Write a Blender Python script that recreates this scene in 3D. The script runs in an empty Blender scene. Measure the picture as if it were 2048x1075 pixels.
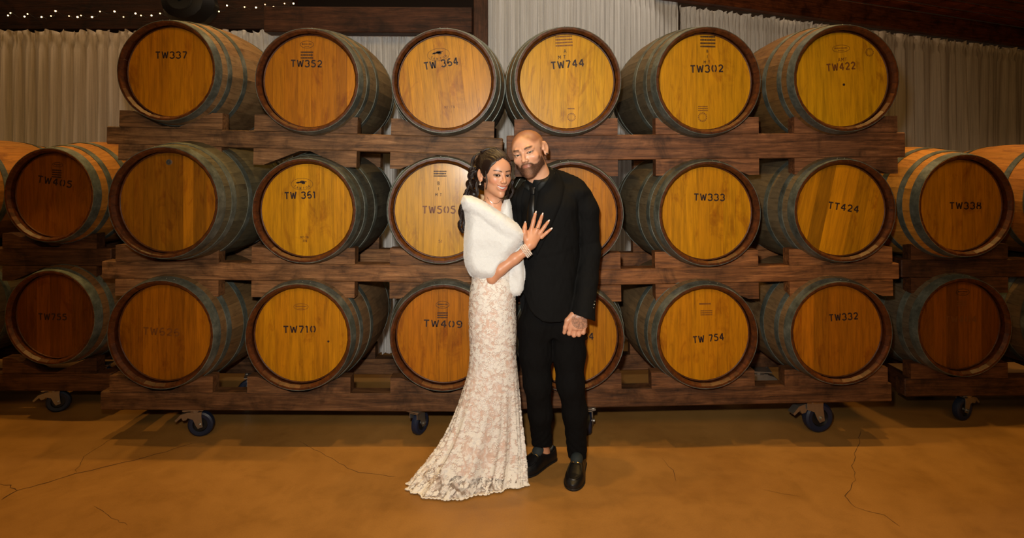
import bpy, bmesh, math, random
import numpy as np
from mathutils import Vector, Matrix, Euler

# ------------------------------------------------------------------ camera, world, lights
F = 1130.0; HOR = 330.0; CAMZ = 1.6; CX = 1024.0
def P(px, py, Y):
    return Vector(((px - CX) * Y / F, Y, CAMZ - (py - HOR) * Y / F))
S = bpy.context.scene
COL = S.collection
cd = bpy.data.cameras.new('camera'); cam = bpy.data.objects.new('camera', cd); COL.objects.link(cam)
cam.location = (0, 0, CAMZ); cam.rotation_euler = (math.pi / 2, 0, 0)
cd.sensor_fit = 'HORIZONTAL'; cd.sensor_width = 36.0; cd.lens = 36.0 * F / 2048
cd.shift_y = -(537.5 - HOR) / 2048; cd.clip_start = 0.05; cd.clip_end = 60
S.camera = cam
S.view_settings.view_transform = 'Standard'; S.view_settings.look = 'None'
S.view_settings.exposure = 0.0; S.view_settings.gamma = 1.0; S.view_settings.use_curve_mapping = False
W = bpy.data.worlds.new('world'); S.world = W; W.use_nodes = True
W.node_tree.nodes['Background'].inputs[0].default_value = (0.9, 0.45, 0.15, 1)
W.node_tree.nodes['Background'].inputs[1].default_value = 0.02

def light(kind, name, loc, target, energy, color, **kw):
    d = bpy.data.lights.new(name, kind); d.energy = energy; d.color = color
    for k, v in kw.items(): setattr(d, k, v)
    o = bpy.data.objects.new(name, d); COL.objects.link(o); o.location = loc
    o.rotation_euler = (Vector(target) - Vector(loc)).to_track_quat('-Z', 'Y').to_euler()
    return o
# the photographer's flash beside the lens, zoomed to the middle of the frame
light('SPOT', 'flash', (-0.10, 0.05, 1.85), (0.0, 3.2, 1.35), 330, (1.0, 0.96, 0.88),
      spot_size=math.radians(92), spot_blend=1.0, shadow_soft_size=0.05)
# warm downlights under the roof, in a row above the front of the racks
for lx in (-3.7, -2.42, -1.2, 0.0, 1.2, 2.36, 3.7):
    light('SPOT', 'downlight', (lx, 3.04, 4.9), (lx, 3.04, 0), 175, (1.0, 0.58, 0.15),
          spot_size=math.radians(64), spot_blend=0.9, shadow_soft_size=0.05)
# warm hall lamps behind the photographer
light('AREA', 'hall_lamp', (0.0, -1.5, 4.2), (0, 3.4, 0.8), 84, (1.0, 0.60, 0.19), shape='RECTANGLE', size=5.0, size_y=1.2)
# warm fill lights added above the drapes to brighten them
light('AREA', 'drape_fill', (-3.2, 4.25, 4.7), (-3.2, 4.75, 1.5), 34, (1.0, 0.66, 0.36), shape='RECTANGLE', size=5.0, size_y=0.1)
light('AREA', 'drape_fill', (0.9, 4.15, 4.7), (1.2, 5.0, 1.8), 30, (1.0, 0.86, 0.72), shape='RECTANGLE', size=3.0, size_y=0.1)
light('AREA', 'drape_fill', (4.2, 5.2, 4.7), (4.6, 6.4, 1.5), 75, (1.0, 0.68, 0.40), shape='RECTANGLE', size=5.0, size_y=0.1)

# ------------------------------------------------------------------ helpers
rnd = random.Random(7)
def link(o, parent=None):
    COL.objects.link(o)
    if parent is not None: o.parent = parent
    return o
def me_from(name, verts, faces, mat=None, smooth=False):
    me = bpy.data.meshes.new(name); me.from_pydata([tuple(v) for v in verts], [], faces)
    if mat is not None:
        for m in (mat if isinstance(mat, (list, tuple)) else [mat]): me.materials.append(m)
    if smooth: me.polygons.foreach_set('use_smooth', [True] * len(me.polygons))
    me.update(); return me
def obj(name, me, parent=None, color=None):
    o = bpy.data.objects.new(name, me); link(o, parent)
    if color is not None: o.color = (*color, 1)
    return o
def empty(name, loc, label, cat, group=None, rot=(0, 0, 0), scale=1.0):
    o = bpy.data.objects.new(name, None); COL.objects.link(o); o.location = loc; o.rotation_euler = rot
    o.scale = (scale,) * 3; o.empty_display_size = 0.1
    o['label'] = label; o['category'] = cat
    if group: o['group'] = group
    return o
class MB:
    """collects pieces of one mesh"""
    def __init__(s): s.v = []; s.f = []; s.m = []
    def add(s, vs, fs, mi=0):
        n = len(s.v); s.v += [tuple(v) for v in vs]; s.f += [tuple(i + n for i in f) for f in fs]; s.m += [mi] * len(fs)
    def box(s, a, b, mi=0, bev=0.0):
        x0, y0, z0 = a; x1, y1, z1 = b
        if bev <= 0:
            v = [(x0,y0,z0),(x1,y0,z0),(x1,y1,z0),(x0,y1,z0),(x0,y0,z1),(x1,y0,z1),(x1,y1,z1),(x0,y1,z1)]
            s.add(v, [(0,3,2,1),(4,5,6,7),(0,1,5,4),(1,2,6,5),(2,3,7,6),(3,0,4,7)], mi); return
        bm = bmesh.new(); bmesh.ops.create_cube(bm, size=1)
        for w in bm.verts:
            w.co = Vector(((x0+x1)/2 + w.co.x*(x1-x0), (y0+y1)/2 + w.co.y*(y1-y0), (z0+z1)/2 + w.co.z*(z1-z0)))
        bmesh.ops.bevel(bm, geom=bm.edges[:], offset=bev, segments=1, affect='EDGES')
        s.bm(bm, mi)
    def bm(s, bm, mi=0, M=None):
        bm.verts.ensure_lookup_table(); bm.verts.index_update()
        vs = [(M @ v.co if M is not None else v.co.copy()) for v in bm.verts]
        s.add(vs, [tuple(v.index for v in f.verts) for f in bm.faces], mi); bm.free()
    def prism(s, pts, y0, y1, mi=0):
        """outline pts (x,z) counter-clockwise seen from -y, extruded y0..y1"""
        n = len(pts); v = [(p[0], y0, p[1]) for p in pts] + [(p[0], y1, p[1]) for p in pts]
        f = [tuple(range(n)), tuple(range(2*n-1, n-1, -1))]
        for i in range(n):
            j = (i+1) % n; f.append((j, i, n+i, n+j))
        s.add(v, f, mi)
    def lathe(s, prof, seg, axis='y', mi=0, closed=False, a0=0, a1=2*math.pi, M=None):
        """prof list of (t, r) along axis"""
        full = abs(a1-a0-2*math.pi) < 1e-6; n = seg if full else seg+1
        vs = []
        for t, r in prof:
            for i in range(n):
                a = a0 + (a1-a0)*i/seg; c, q = math.cos(a)*r, math.sin(a)*r
                p = Vector((c, t, q)) if axis == 'y' else (Vector((c, q, t)) if axis == 'z' else Vector((t, c, q)))
                vs.append(M @ p if M is not None else p)
        fs = []; k = len(prof)
        for j in range(k if closed else k-1):
            j2 = (j+1) % k
            for i in range(seg):
                i2 = (i+1) % n
                fs.append((j*n+i, j*n+i2, j2*n+i2, j2*n+i))
        s.add(vs, fs, mi)
    def tube(s, pts, rad, seg=8, mi=0, cap=True):
        pts = [Vector(p) for p in pts]; k = len(pts)
        if not hasattr(rad, '__len__'): rad = [rad]*k
        up = Vector((0, 0, 1)); fr = []; prev = None
        for i in range(k):
            t = (pts[min(i+1, k-1)] - pts[max(i-1, 0)]).normalized()
            if prev is None:
                n1 = t.cross(up)
                if n1.length < 1e-3: n1 = t.cross(Vector((1, 0, 0)))
            else: n1 = prev - t*prev.dot(t)
            n1.normalize(); prev = n1; fr.append((n1, t.cross(n1)))
        vs = [pts[i] + (fr[i][0]*math.cos(2*math.pi*a/seg) + fr[i][1]*math.sin(2*math.pi*a/seg))*rad[i] for i in range(k) for a in range(seg)]
        fs = [(j*seg+i, j*seg+(i+1) % seg, (j+1)*seg+(i+1) % seg, (j+1)*seg+i) for j in range(k-1) for i in range(seg)]
        if cap: fs += [tuple(range(seg-1, -1, -1)), tuple((k-1)*seg+i for i in range(seg))]
        s.add(vs, fs, mi)
    def ball(s, c, r, seg=10, rings=6, mi=0, sc=(1, 1, 1)):
        bm = bmesh.new(); bmesh.ops.create_uvsphere(bm, u_segments=seg, v_segments=rings, radius=r)
        s.bm(bm, mi, Matrix.Translation(c) @ Matrix.Diagonal((*sc, 1)))
    def mesh(s, name, mats, smooth=False):
        me = me_from(name, s.v, s.f, mats, smooth)
        if any(s.m): me.polygons.foreach_set('material_index', s.m)
        bm = bmesh.new(); bm.from_mesh(me); bmesh.ops.recalc_face_normals(bm, faces=bm.faces); bm.to_mesh(me); bm.free()
        return me
def autosmooth(me, deg=35):
    me.polygons.foreach_set('use_smooth', [True]*len(me.polygons))
    bm = bmesh.new(); bm.from_mesh(me)
    for e in bm.edges:
        if len(e.link_faces) == 2 and e.calc_face_angle(0) > math.radians(deg): e.smooth = False
    bm.to_mesh(me); bm.free(); return me

# ------------------------------------------------------------------ materials
class NT:
    def __init__(s, name):
        m = bpy.data.materials.new(name); m.use_nodes = True; s.m = m; s.t = m.node_tree
        s.b = s.t.nodes['Principled BSDF']; s.out = s.t.nodes['Material Output']
    def n(s, ty, **kw):
        nd = s.t.nodes.new(ty)
        for k, v in kw.items():
            if k in nd.inputs.keys() if hasattr(nd.inputs, 'keys') else False: nd.inputs[k].default_value = v
            else: setattr(nd, k, v)
        return nd
    def l(s, a, b): s.t.links.new(a, b)
    def set(s, **kw):
        mp = dict(base='Base Color', rough='Roughness', metal='Metallic', spec='Specular IOR Level', coat='Coat Weight',
                  coatr='Coat Roughness', sheen='Sheen Weight', trans='Transmission Weight', sss='Subsurface Weight', alpha='Alpha')
        for k, v in kw.items():
            inp = s.b.inputs[mp[k]]
            if hasattr(v, 'links'): s.l(v, inp)
            else: inp.default_value = (*v, 1) if k == 'base' else v
        return s
    def coords(s, scale=(1, 1, 1), kind='Object', rand=0.0, rot=(0, 0, 0)):
        tc = s.n('ShaderNodeTexCoord'); mp = s.n('ShaderNodeMapping'); mp.inputs['Scale'].default_value = scale
        mp.inputs['Rotation'].default_value = rot
        s.l(tc.outputs[kind], mp.inputs['Vector'])
        if rand:
            oi = s.n('ShaderNodeObjectInfo'); mu = s.n('ShaderNodeVectorMath', operation='SCALE')
            cx = s.n('ShaderNodeCombineXYZ'); s.l(oi.outputs['Random'], cx.inputs[0]); s.l(oi.outputs['Random'], cx.inputs[1]); s.l(oi.outputs['Random'], cx.inputs[2])
            s.l(cx.outputs[0], mu.inputs[0]); mu.inputs['Scale'].default_value = rand; s.l(mu.outputs[0], mp.inputs['Location'])
        return mp.outputs[0]
    def noise(s, vec, scale=5, detail=4, rough=0.6, dist=0.0):
        n = s.n('ShaderNodeTexNoise'); n.inputs['Scale'].default_value = scale; n.inputs['Detail'].default_value = detail
        n.inputs['Roughness'].default_value = rough; n.inputs['Distortion'].default_value = dist; s.l(vec, n.inputs['Vector'])
        return n.outputs['Fac']
    def ramp(s, fac, stops):
        r = s.n('ShaderNodeValToRGB'); els = r.color_ramp.elements
        while len(els) < len(stops): els.new(0.5)
        for e, (p, c) in zip(els, stops):
            e.position = p; e.color = (*c, 1) if len(c) == 3 else c
        s.l(fac, r.inputs[0]); return r.outputs[0]
    def mix(s, a, b, fac=0.5, mode='MIX'):
        m = s.n('ShaderNodeMix', data_type='RGBA', blend_type=mode)
        for v, i in ((a, 6), (b, 7)):
            if hasattr(v, 'links'): s.l(v, m.inputs[i])
            else: m.inputs[i].default_value = (*v, 1)
        if hasattr(fac, 'links'): s.l(fac, m.inputs[0])
        else: m.inputs[0].default_value = fac
        return m.outputs[2]
    def bump(s, h, strength=0.3, dist=0.01):
        b = s.n('ShaderNodeBump'); b.inputs['Strength'].default_value = strength; b.inputs['Distance'].default_value = dist
        s.l(h, b.inputs['Height']); s.l(b.outputs[0], s.b.inputs['Normal']); return s
    def objcol(s): return s.n('ShaderNodeObjectInfo').outputs['Color']
def g(v): return (v, v, v)
def rgb(r, gg, b):
    f = lambda c: (c/255/12.92) if c/255 <= 0.04045 else ((c/255+0.055)/1.055)**2.4
    return (f(r), f(gg), f(b))

def mat_head():
    t = NT('varnished_oak_head')
    v = t.coords((18, 18, 1.6), rand=9.0); gr = t.noise(v, 3.0, 8, 0.65, 0.4)
    v2 = t.coords((60, 60, 2.5), rand=5.0); fine = t.noise(v2, 3.0, 4, 0.6)
    c = t.mix(t.objcol(), t.ramp(gr, [(0.25, g(0.55)), (0.5, g(0.92)), (0.75, g(1.18))]), 1.0, 'MULTIPLY')
    c = t.mix(c, t.ramp(fine, [(0.3, g(0.75)), (0.6, g(1.05))]), 0.6, 'MULTIPLY')
    v3 = t.coords((5, 5, 2.2), rand=3.0); st = t.noise(v3, 1.6, 6, 0.7, 0.8)
    c = t.mix(c, t.ramp(st, [(0.28, (0.42, 0.22, 0.12)), (0.46, g(1.0))]), 0.75, 'MULTIPLY')
    t.set(base=c, rough=0.45, coat=0.22, coatr=0.2, spec=0.3)
    return t.bump(t.mix(gr, fine, 0.5), 0.25, 0.003).m
def mat_stave():
    t = NT('weathered_oak_stave')
    v = t.coords((22, 2.0, 22), rand=9.0); gr = t.noise(v, 2.5, 8, 0.65, 0.5)
    v3 = t.coords((6, 3, 6), rand=3.0); st = t.noise(v3, 1.8, 6, 0.7, 0.6)
    c = t.mix(t.objcol(), t.ramp(gr, [(0.25, g(0.55)), (0.5, g(0.95)), (0.8, g(1.25))]), 1.0, 'MULTIPLY')
    c = t.mix(c, t.ramp(st, [(0.30, (0.40, 0.32, 0.28)), (0.5, g(1.0))]), 0.7, 'MULTIPLY')
    t.set(base=c, rough=0.62, spec=0.35)
    return t.bump(gr, 0.35, 0.004).m
def mat_chime():
    t = NT('chime_oak')
    v = t.coords((20, 20, 20), rand=9.0); gr = t.noise(v, 1.5, 6, 0.65)
    t.set(base=t.ramp(gr, [(0.3, rgb(46, 22, 9)), (0.7, rgb(96, 50, 18))]), rough=0.45, spec=0.3, coat=0.05, coatr=0.3)
    return t.bump(gr, 0.2, 0.003).m
def mat_hoop():
    t = NT('galvanised_hoop')
    v = t.coords((1, 1, 1), rand=9.0); a = t.noise(v, 9, 6, 0.7); b = t.noise(v, 70, 4, 0.6)
    c = t.ramp(a, [(0.3, rgb(60, 62, 56)), (0.5, rgb(96, 102, 94)), (0.72, rgb(136, 140, 130))])
    c = t.mix(c, t.ramp(b, [(0.3, g(0.7)), (0.7, g(1.15))]), 0.6, 'MULTIPLY')
    t.set(base=c, rough=0.5, metal=0.35, spec=0.5)
    return t.bump(b, 0.15, 0.002).m
def mat_timber(name, c0, c1, c2, axis=0):
    t = NT(name)
    sc = [26, 26, 26]; sc[axis] = 1.8
    v = t.coords(tuple(sc), rand=7.0); gr = t.noise(v, 1.6, 9, 0.68, 0.9)
    v3 = t.coords(tuple(4*q_ for q_ in sc), rand=7.0); fn = t.noise(v3, 1.6, 6, 0.7, 0.3); v2 = t.coords((3, 3, 3), rand=4.0); bl = t.noise(v2, 1.7, 5, 0.65, 0.5)
    c = t.ramp(gr, [(0.28, c0), (0.5, c1), (0.75, c2)])
    c = t.mix(c, t.ramp(bl, [(0.33, g(0.28)), (0.5, g(0.95)), (0.75, g(1.35))]), 0.9, 'MULTIPLY')
    c = t.mix(c, t.ramp(fn, [(0.3, g(0.6)), (0.65, g(1.2))]), 0.8, 'MULTIPLY')
    c = t.mix(c, t.objcol(), 1.0, 'MULTIPLY')
    t.set(base=c, rough=0.6, spec=0.3)
    return t.bump(gr, 0.5, 0.006).m
def mat_plain(name, c, rough=0.5, metal=0.0, spec=0.5, bump=0.0, bs=80, **kw):
    t = NT(name); v = t.coords((1, 1, 1))
    n = t.noise(v, bs, 4, 0.6)
    t.set(base=t.mix(c, t.mix(c, g(0.0), 0.25), n), rough=rough, metal=metal, spec=spec, **kw)
    if bump: t.bump(n, bump, 0.002)
    return t.m
M_HEAD = mat_head(); M_STAVE = mat_stave(); M_CHIME = mat_chime(); M_HOOP = mat_hoop()
M_TIMBER = mat_timber('rack_timber', rgb(50, 36, 24), rgb(112, 82, 56), rgb(152, 118, 86))
M_TIMBER_Y = mat_timber('rack_timber_end', rgb(44, 28, 16), rgb(94, 62, 38), rgb(130, 92, 60), axis=1)
M_INK = mat_plain('stencil_ink', rgb(44, 20, 10), 0.6, bs=300)
M_INK_FADED = mat_plain('faded_ink', rgb(118, 66, 12), 0.55, bs=300)
M_ZINC = mat_plain('zinc_plate', rgb(165, 160, 150), 0.35, 0.85, bump=0.1)
M_RUBBER = mat_plain('blue_rubber', rgb(20, 32, 56), 0.5)
M_HUB = mat_plain('black_hub', rgb(16, 16, 18), 0.5)
M_RIVET = mat_plain('rivet_steel', rgb(200, 200, 195), 0.25, 0.9)
# ------------------------------------------------------------------ room shell
def structure(name, me): o = obj(name, me); o['kind'] = 'structure'; return o
def mat_floor():
    t = NT('polished_concrete'); v = t.coords((1, 1, 1))
    a = t.noise(v, 0.9, 7, 0.62, 0.6); b = t.noise(v, 6, 8, 0.7, 0.3); d = t.noise(v, 160, 3, 0.6)
    c = t.ramp(a, [(0.28, rgb(130, 90, 42)), (0.5, rgb(150, 108, 53)), (0.75, rgb(166, 122, 64))])
    c = t.mix(c, t.ramp(b, [(0.3, g(0.80)), (0.5, g(1.0)), (0.75, g(1.10))]), 0.7, 'MULTIPLY')
    c = t.mix(c, t.ramp(d, [(0.3, g(0.86)), (0.6, g(1.03))]), 0.7, 'MULTIPLY')
    vo = t.n('ShaderNodeTexVoronoi'); vo.inputs['Scale'].default_value = 1.7; t.l(v, vo.inputs['Vector'])
    sp = t.ramp(vo.outputs['Distance'], [(0.008, (0.30, 0.22, 0.16)), (0.016, g(1.0))])
    c = t.mix(c, sp, 1.0, 'MULTIPLY')
    t.set(base=c, rough=t.ramp(b, [(0.3, g(0.42)), (0.7, g(0.6))]), spec=0.35)
    return t.bump(t.mix(b, d, 0.3), 0.12, 0.004).m
M_FLOOR = mat_floor()
mb = MB(); mb.box((-7, -3, -0.1), (8.2, 8.6, 0)); structure('floor', mb.mesh('floor', M_FLOOR))
M_WALL = mat_plain('dark_wall', rgb(40, 30, 24), 0.9, bump=0.1)
mb = MB(); mb.box((-7.1, 8.5, 0), (8.2, 8.6, 5.2)); structure('wall_back', mb.mesh('wall', M_WALL))
mb = MB(); mb.box((-7.1, -3, 0), (-7, 8.6, 5.2)); structure('wall_left', mb.mesh('wall', M_WALL))
mb = MB(); mb.box((8.2, -3, 0), (8.3, 8.6, 5.2)); structure('wall_right', mb.mesh('wall', M_WALL))
mb = MB(); mb.box((-7.1, -3.1, 0), (8.3, -3, 5.2)); structure('wall_front', mb.mesh('wall', M_WALL))
M_ROOF = mat_timber('roof_boards', rgb(30, 14, 6), rgb(74, 36, 16), rgb(100, 52, 24))
ceil = None
mb = MB(); mb.box((-7.1, -3.1, 5.2), (8.3, 8.6, 5.3)); structure('ceiling', mb.mesh('ceiling', M_ROOF))
# cracks in the concrete
def fl(px, py): Y = F*CAMZ/(py-HOR); return Vector(((px-CX)*Y/F, Y, 0.0))
M_CRACK = mat_plain('crack_dirt', rgb(66, 40, 20), 0.9)
def crack(pts, w, seed):
    r = random.Random(seed); q = []
    for a, b in zip(pts, pts[1:]):
        A, B = fl(*a), fl(*b); k = max(3, int((B-A).length/0.035))
        for i in range(k): q.append(A.lerp(B, i/k) + Vector((r.uniform(-1, 1), r.uniform(-1, 1), 0))*0.006)
    q.append(fl(*pts[-1])); vs = []; fs = []
    for i, p in enumerate(q):
        d = (q[min(i+1, len(q)-1)]-q[max(i-1, 0)]).normalized(); n = Vector((-d.y, d.x, 0))
        ww = w*r.uniform(0.45, 1.1)*(0.4 if i in (0, len(q)-1) else 1)
        vs += [p+n*ww+Vector((0, 0, .0008)), p-n*ww+Vector((0, 0, .0008))]
        if i: fs.append((2*i-2, 2*i-1, 2*i+1, 2*i))
    return vs, fs
floor_o = bpy.data.objects['floor']
for i, (pts, w) in enumerate([
    ([(0, 1000), (33, 980), (75, 970), (150, 947), (250, 924), (330, 903), (385, 886)], .0030),
    ([(0, 968), (20, 970), (33, 980)], .0022), ([(150, 945), (168, 912), (205, 888), (222, 878)], .0013),
    ([(600, 882), (660, 915), (715, 945), (790, 952)], .0012),
    ([(1325, 915), (1345, 940), (1352, 962)], .0012), ([(1722, 860), (1716, 890), (1705, 925), (1712, 960), (1690, 990), (1712, 1015)], .0016),
    ([(1712, 1015), (1770, 1030), (1800, 1052)], .0014), ([(190, 1010), (235, 1040), (255, 1050)], .0010), ([(1530, 980), (1600, 992)], .0008)]):
    mb = MB(); v_, f_ = crack(pts, w, i); mb.add(v_, f_); obj('crack', mb.mesh('crack', M_CRACK), floor_o)

# ------------------------------------------------------------------ drapes
def mat_drape(name, c, alpha):
    t = NT(name)
    v = t.coords((260, 260, 260)); wv = t.noise(v, 1.0, 2, 0.5)
    v2 = t.coords((60, 60, 1.2)); st = t.noise(v2, 1.5, 5, 0.6)
    col = t.mix(c, t.ramp(st, [(0.3, g(0.80)), (0.6, g(1.0))]), 0.8, 'MULTIPLY')
    t.set(base=col, rough=0.85, spec=0.1, sheen=0.2)
    tr = t.n('ShaderNodeBsdfTranslucent'); t.l(col, tr.inputs[0]); tp = t.n('ShaderNodeBsdfTransparent')
    m1 = t.n('ShaderNodeMixShader'); m1.inputs[0].default_value = 0.22; t.l(t.b.outputs[0], m1.inputs[1]); t.l(tr.outputs[0], m1.inputs[2])
    m2 = t.n('ShaderNodeMixShader')
    al = t.ramp(t.mix(wv, st, 0.5), [(0.38, g(alpha-0.16)), (0.6, g(alpha))]); t.l(al, m2.inputs[0])
    t.l(tp.outputs[0], m2.inputs[1]); t.l(m1.outputs[0], m2.inputs[2]); t.l(m2.outputs[0], t.out.inputs[0])
    return t.m
M_DR = mat_drape('sheer_voile', rgb(240, 238, 234), 0.98)
M_DR_W = mat_drape('sheer_voile_warm_lit', rgb(240, 226, 208), 0.97)  # same white voile with the warm side light put into its colour
def curtain(A, B, ztop0, ztop1, seed, label, mat, freq=16, amp=0.035, zbot=0.02):
    """gathered panel from A to B (xy); the cloth is one continuous surface with real pleats and a ruffled header"""
    r = random.Random(seed); A = Vector((*A, 0)); B = Vector((*B, 0)); L = (B-A).length; d = (B-A).normalized(); n = Vector((d.y, -d.x, 0))
    N = int(L*200); ph = [r.uniform(0, 6.28) for _ in range(6)]
    def off(u, k):
        a = math.sin(u*freq*2*math.pi*(1+0.12*math.sin(u*1.7+ph[0]))+ph[1])
        a += 0.55*math.sin(u*freq*4.3+ph[2]+1.5*math.sin(u*3.1)) + 0.35*math.sin(u*freq*13.1*(0.9+0.02*k)+ph[3])
        return a*amp*(0.32+0.68*k)
    levels = [1.0, .992, .984, .97, .955, .94, .8, .6, .4, .2, 0.0]
    vs = []; fs = []
    for i in range(N+1):
        s = L*i/N; zt = ztop0 + (ztop1-ztop0)*i/N
        for j, lv in enumerate(levels):
            z = zbot+(zt-zbot)*lv; k = 1-lv
            o = off(s, min(1, k*1.6+0.25))
            if j == 0: z += 0.009*math.sin(s*82+ph[4])+0.008*math.sin(s*37+ph[5]); o += 0.018*math.sin(s*100+ph[2])
            if 0 < j < 4: o += 0.014*math.sin(s*120+ph[2])*(1-j/4)
            if 3 <= j <= 4: o *= 0.45
            p = A + d*(s+0.006*math.sin(s*50+j*.3)) + n*o; vs.append((p.x, p.y, z))
    m = len(levels)
    for i in range(N):
        for j in range(m-1): fs.append((i*m+j, i*m+j+1, (i+1)*m+j+1, (i+1)*m+j))
    me = me_from('drape', vs, fs, mat, True); o = obj('drape', me)
    o['label'] = label; o['category'] = 'curtain'; o['group'] = 'white sheer drapes behind the barrels'
    return o
YL = 4.75
zl = lambda py, Y: CAMZ-(py-HOR)*Y/F
curtain((-5.6, YL+.03), (-2.35, YL), zl(60, YL), zl(62, YL), 1, 'beige-lit gathered sheer drape at far left, behind the barrel marked TW337', M_DR_W, 14, .028)
curtain((-2.36, YL), (-0.22, YL), zl(62, YL), zl(70, YL), 2, 'white gathered sheer drape under the timber beam, between the barrels TW352 and TW364', M_DR, 22, .022)
RA = Vector((-0.20, 4.62)); RB = Vector((7.3, 7.62))
rp = lambda t: tuple(RA.lerp(RB, t))
ZR = 3.10
curtain(rp(0), rp(.235), ZR+.42, ZR+.04, 3, 'tall white sheer drape right of the timber post, behind the barrel marked TW744', M_DR, 26, .022)
curtain(rp(.237), rp(.46), ZR, ZR, 4, 'white sheer drape with ruffled top behind the barrels TW302 and TW422', M_DR, 24, .026)
curtain(rp(.462), rp(1.0), ZR, ZR, 5, 'sheer drape with ruffled top at far right, above the barrel marked TW338', M_DR_W, 5, .040)

# ------------------------------------------------------------------ roof timbers
M_BEAM = mat_timber('roof_timber', rgb(30, 16, 9), rgb(76, 44, 26), rgb(104, 64, 40))
def timber(name, A, B, w, h, label, mat=M_BEAM, tint=(1, 1, 1)):
    """beam between A and B (centres of the ends)"""
    A, B = Vector(A), Vector(B); L = (B-A).length
    mb = MB(); mb.box((0, -w/2, -h/2), (L, w/2, h/2), bev=0.006)
    o = obj(name, mb.mesh(name, mat), None, tint); o.location = A
    o.rotation_euler = (B-A).to_track_quat('X', 'Z').to_euler()
    o['label'] = label; o['category'] = 'beam'; return o
timber('timber_beam', (-2.0, 4.62, zl(38, 4.55)), (-0.32, 4.62, zl(40, 4.55)), .14, .205, 'brown horizontal timber beam above the barrels TW352 and TW364')
timber('timber_beam', (-6.6, 4.95, zl(25, 4.9)), (-1.9, 4.95, zl(25, 4.9)), .14, .30, 'dark timber beam behind the string of fairy lights, upper left', tint=(.4, .36, .33))
mb = MB(); mb.box((-.055, -.06, 0), (.055, .06, 5.15), bev=.005)
o = obj('timber_post', mb.mesh('timber_post', mat_timber('post_timber', rgb(40, 22, 13), rgb(82, 50, 32), rgb(110, 70, 46), 2)), None, (1, 1, 1))
o.location = (P(962, 0, 4.52).x, 4.52, 0); o['label'] = 'dark timber post between the two runs of drapes'; o['category'] = 'post'
# rafter plank and soffit boards over the right-hand drapes, tints raised to stand in for bounced flash
d3 = (RB-RA).normalized(); n3 = Vector((d3.y, -d3.x))
a = RA.lerp(RB, .20)+n3*.06; b = RB+n3*.06
timber('rafter', (a.x, a.y, ZR+.135), (b.x, b.y, ZR+.135), .09, .22, 'long dark rafter along the top of the right-hand drapes', tint=(2.2, 1.7, 1.15))
so = empty('soffit', (a.x, a.y, ZR+.25), 'brown boarded soffit at the upper right corner above the rafter', 'ceiling boards')
for k in range(9):
    L = (b-a).length; mb = MB(); mb.box((0, -.155, 0), (L, 0, .022), bev=.003)
    q = obj('board', mb.mesh('board', M_BEAM), so, (4.6+.5*math.sin(k*2.1), 3.4, 2.1))
    q.rotation_euler = (0, 0, math.atan2(d3.y, d3.x)); q.location = (n3.x*(.05+.16*k), n3.y*(.05+.16*k), .025*k)
# loudspeaker hanging dark above the left drapes
mb = MB(); mb.lathe([(-.16, .02), (-.165, .11), (-.14, .165), (-.05, .215), (.04, .2), (.09, .12), (.10, 0.02)], 14, 'y')
sp = empty('loudspeaker', P(384, 12, 4.5), 'round dark loudspeaker hanging above the barrel marked TW337', 'loudspeaker')
M_BLK = mat_plain('black_plastic', rgb(14, 12, 11), 0.6)
q = obj('housing', autosmooth(mb.mesh('housing', M_BLK)), sp); q.scale = (.98, 1, .80)
mb = MB(); mb.tube([(0, 0, .12), (0, 0, 2.0)], .012, 8); obj('hanging_rod', mb.mesh('hanging_rod', M_BLK), sp)
mb = MB(); mb.lathe([(-.172, .015), (-.175, .09), (-.168, .10), (-.16, .015)], 20, 'y'); q = obj('grille', mb.mesh('grille', mat_plain('grille', rgb(24, 22, 20), .7, bump=.6, bs=500)), sp); q.scale = (.98, 1, .8)
# fairy lights
BULBS = [(16,31),(21,26),(49,33),(55,28),(83,34),(102,32),(111,22),(138,32),(155,34),(162,31),(184,34),(200,23),(229,23),(247,34),
         (271,27),(282,31),(303,31),(320,27),(344,28),(371,16),(388,25),(409,20),(438,23),(454,11),(489,14),(512,15),(530,9),(547,14),(569,7),(587,7)]
fe = empty('fairy_lights', P(300, 30, 4.6), 'string of tiny warm fairy lights along the dark beam, upper left', 'string lights')
M_BULB = bpy.data.materials.new('bulb_glow'); M_BULB.use_nodes = True
bb = M_BULB.node_tree.nodes['Principled BSDF']; bb.inputs['Emission Color'].default_value = (1, .62, .25, 1); bb.inputs['Emission Strength'].default_value = 9; bb.inputs['Base Color'].default_value = (1, .8, .5, 1)
mb = MB(); mb.ball((0, 0, 0), .0055, 8, 6); bme = mb.mesh('bulb', M_BULB, True); o0 = Vector(fe.location)
pts = []
for i, (x, y) in enumerate(BULBS):
    p = P(x, y, 4.6 + .05*math.sin(i*1.9)) - o0; q = obj('bulb', bme, fe); q.location = p; q.scale = (1+.25*math.sin(i*3.3),)*3; pts.append(p+Vector((0, .008, .008)))
    if i < len(BULBS)-1:
        p2 = P(*BULBS[i+1], 4.6)-o0; pts.append((p+p2)/2+Vector((0, .01, -.02)))
mb = MB(); mb.tube(pts, .0018, 5); obj('wire', mb.mesh('wire', M_BLK), fe)
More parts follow.
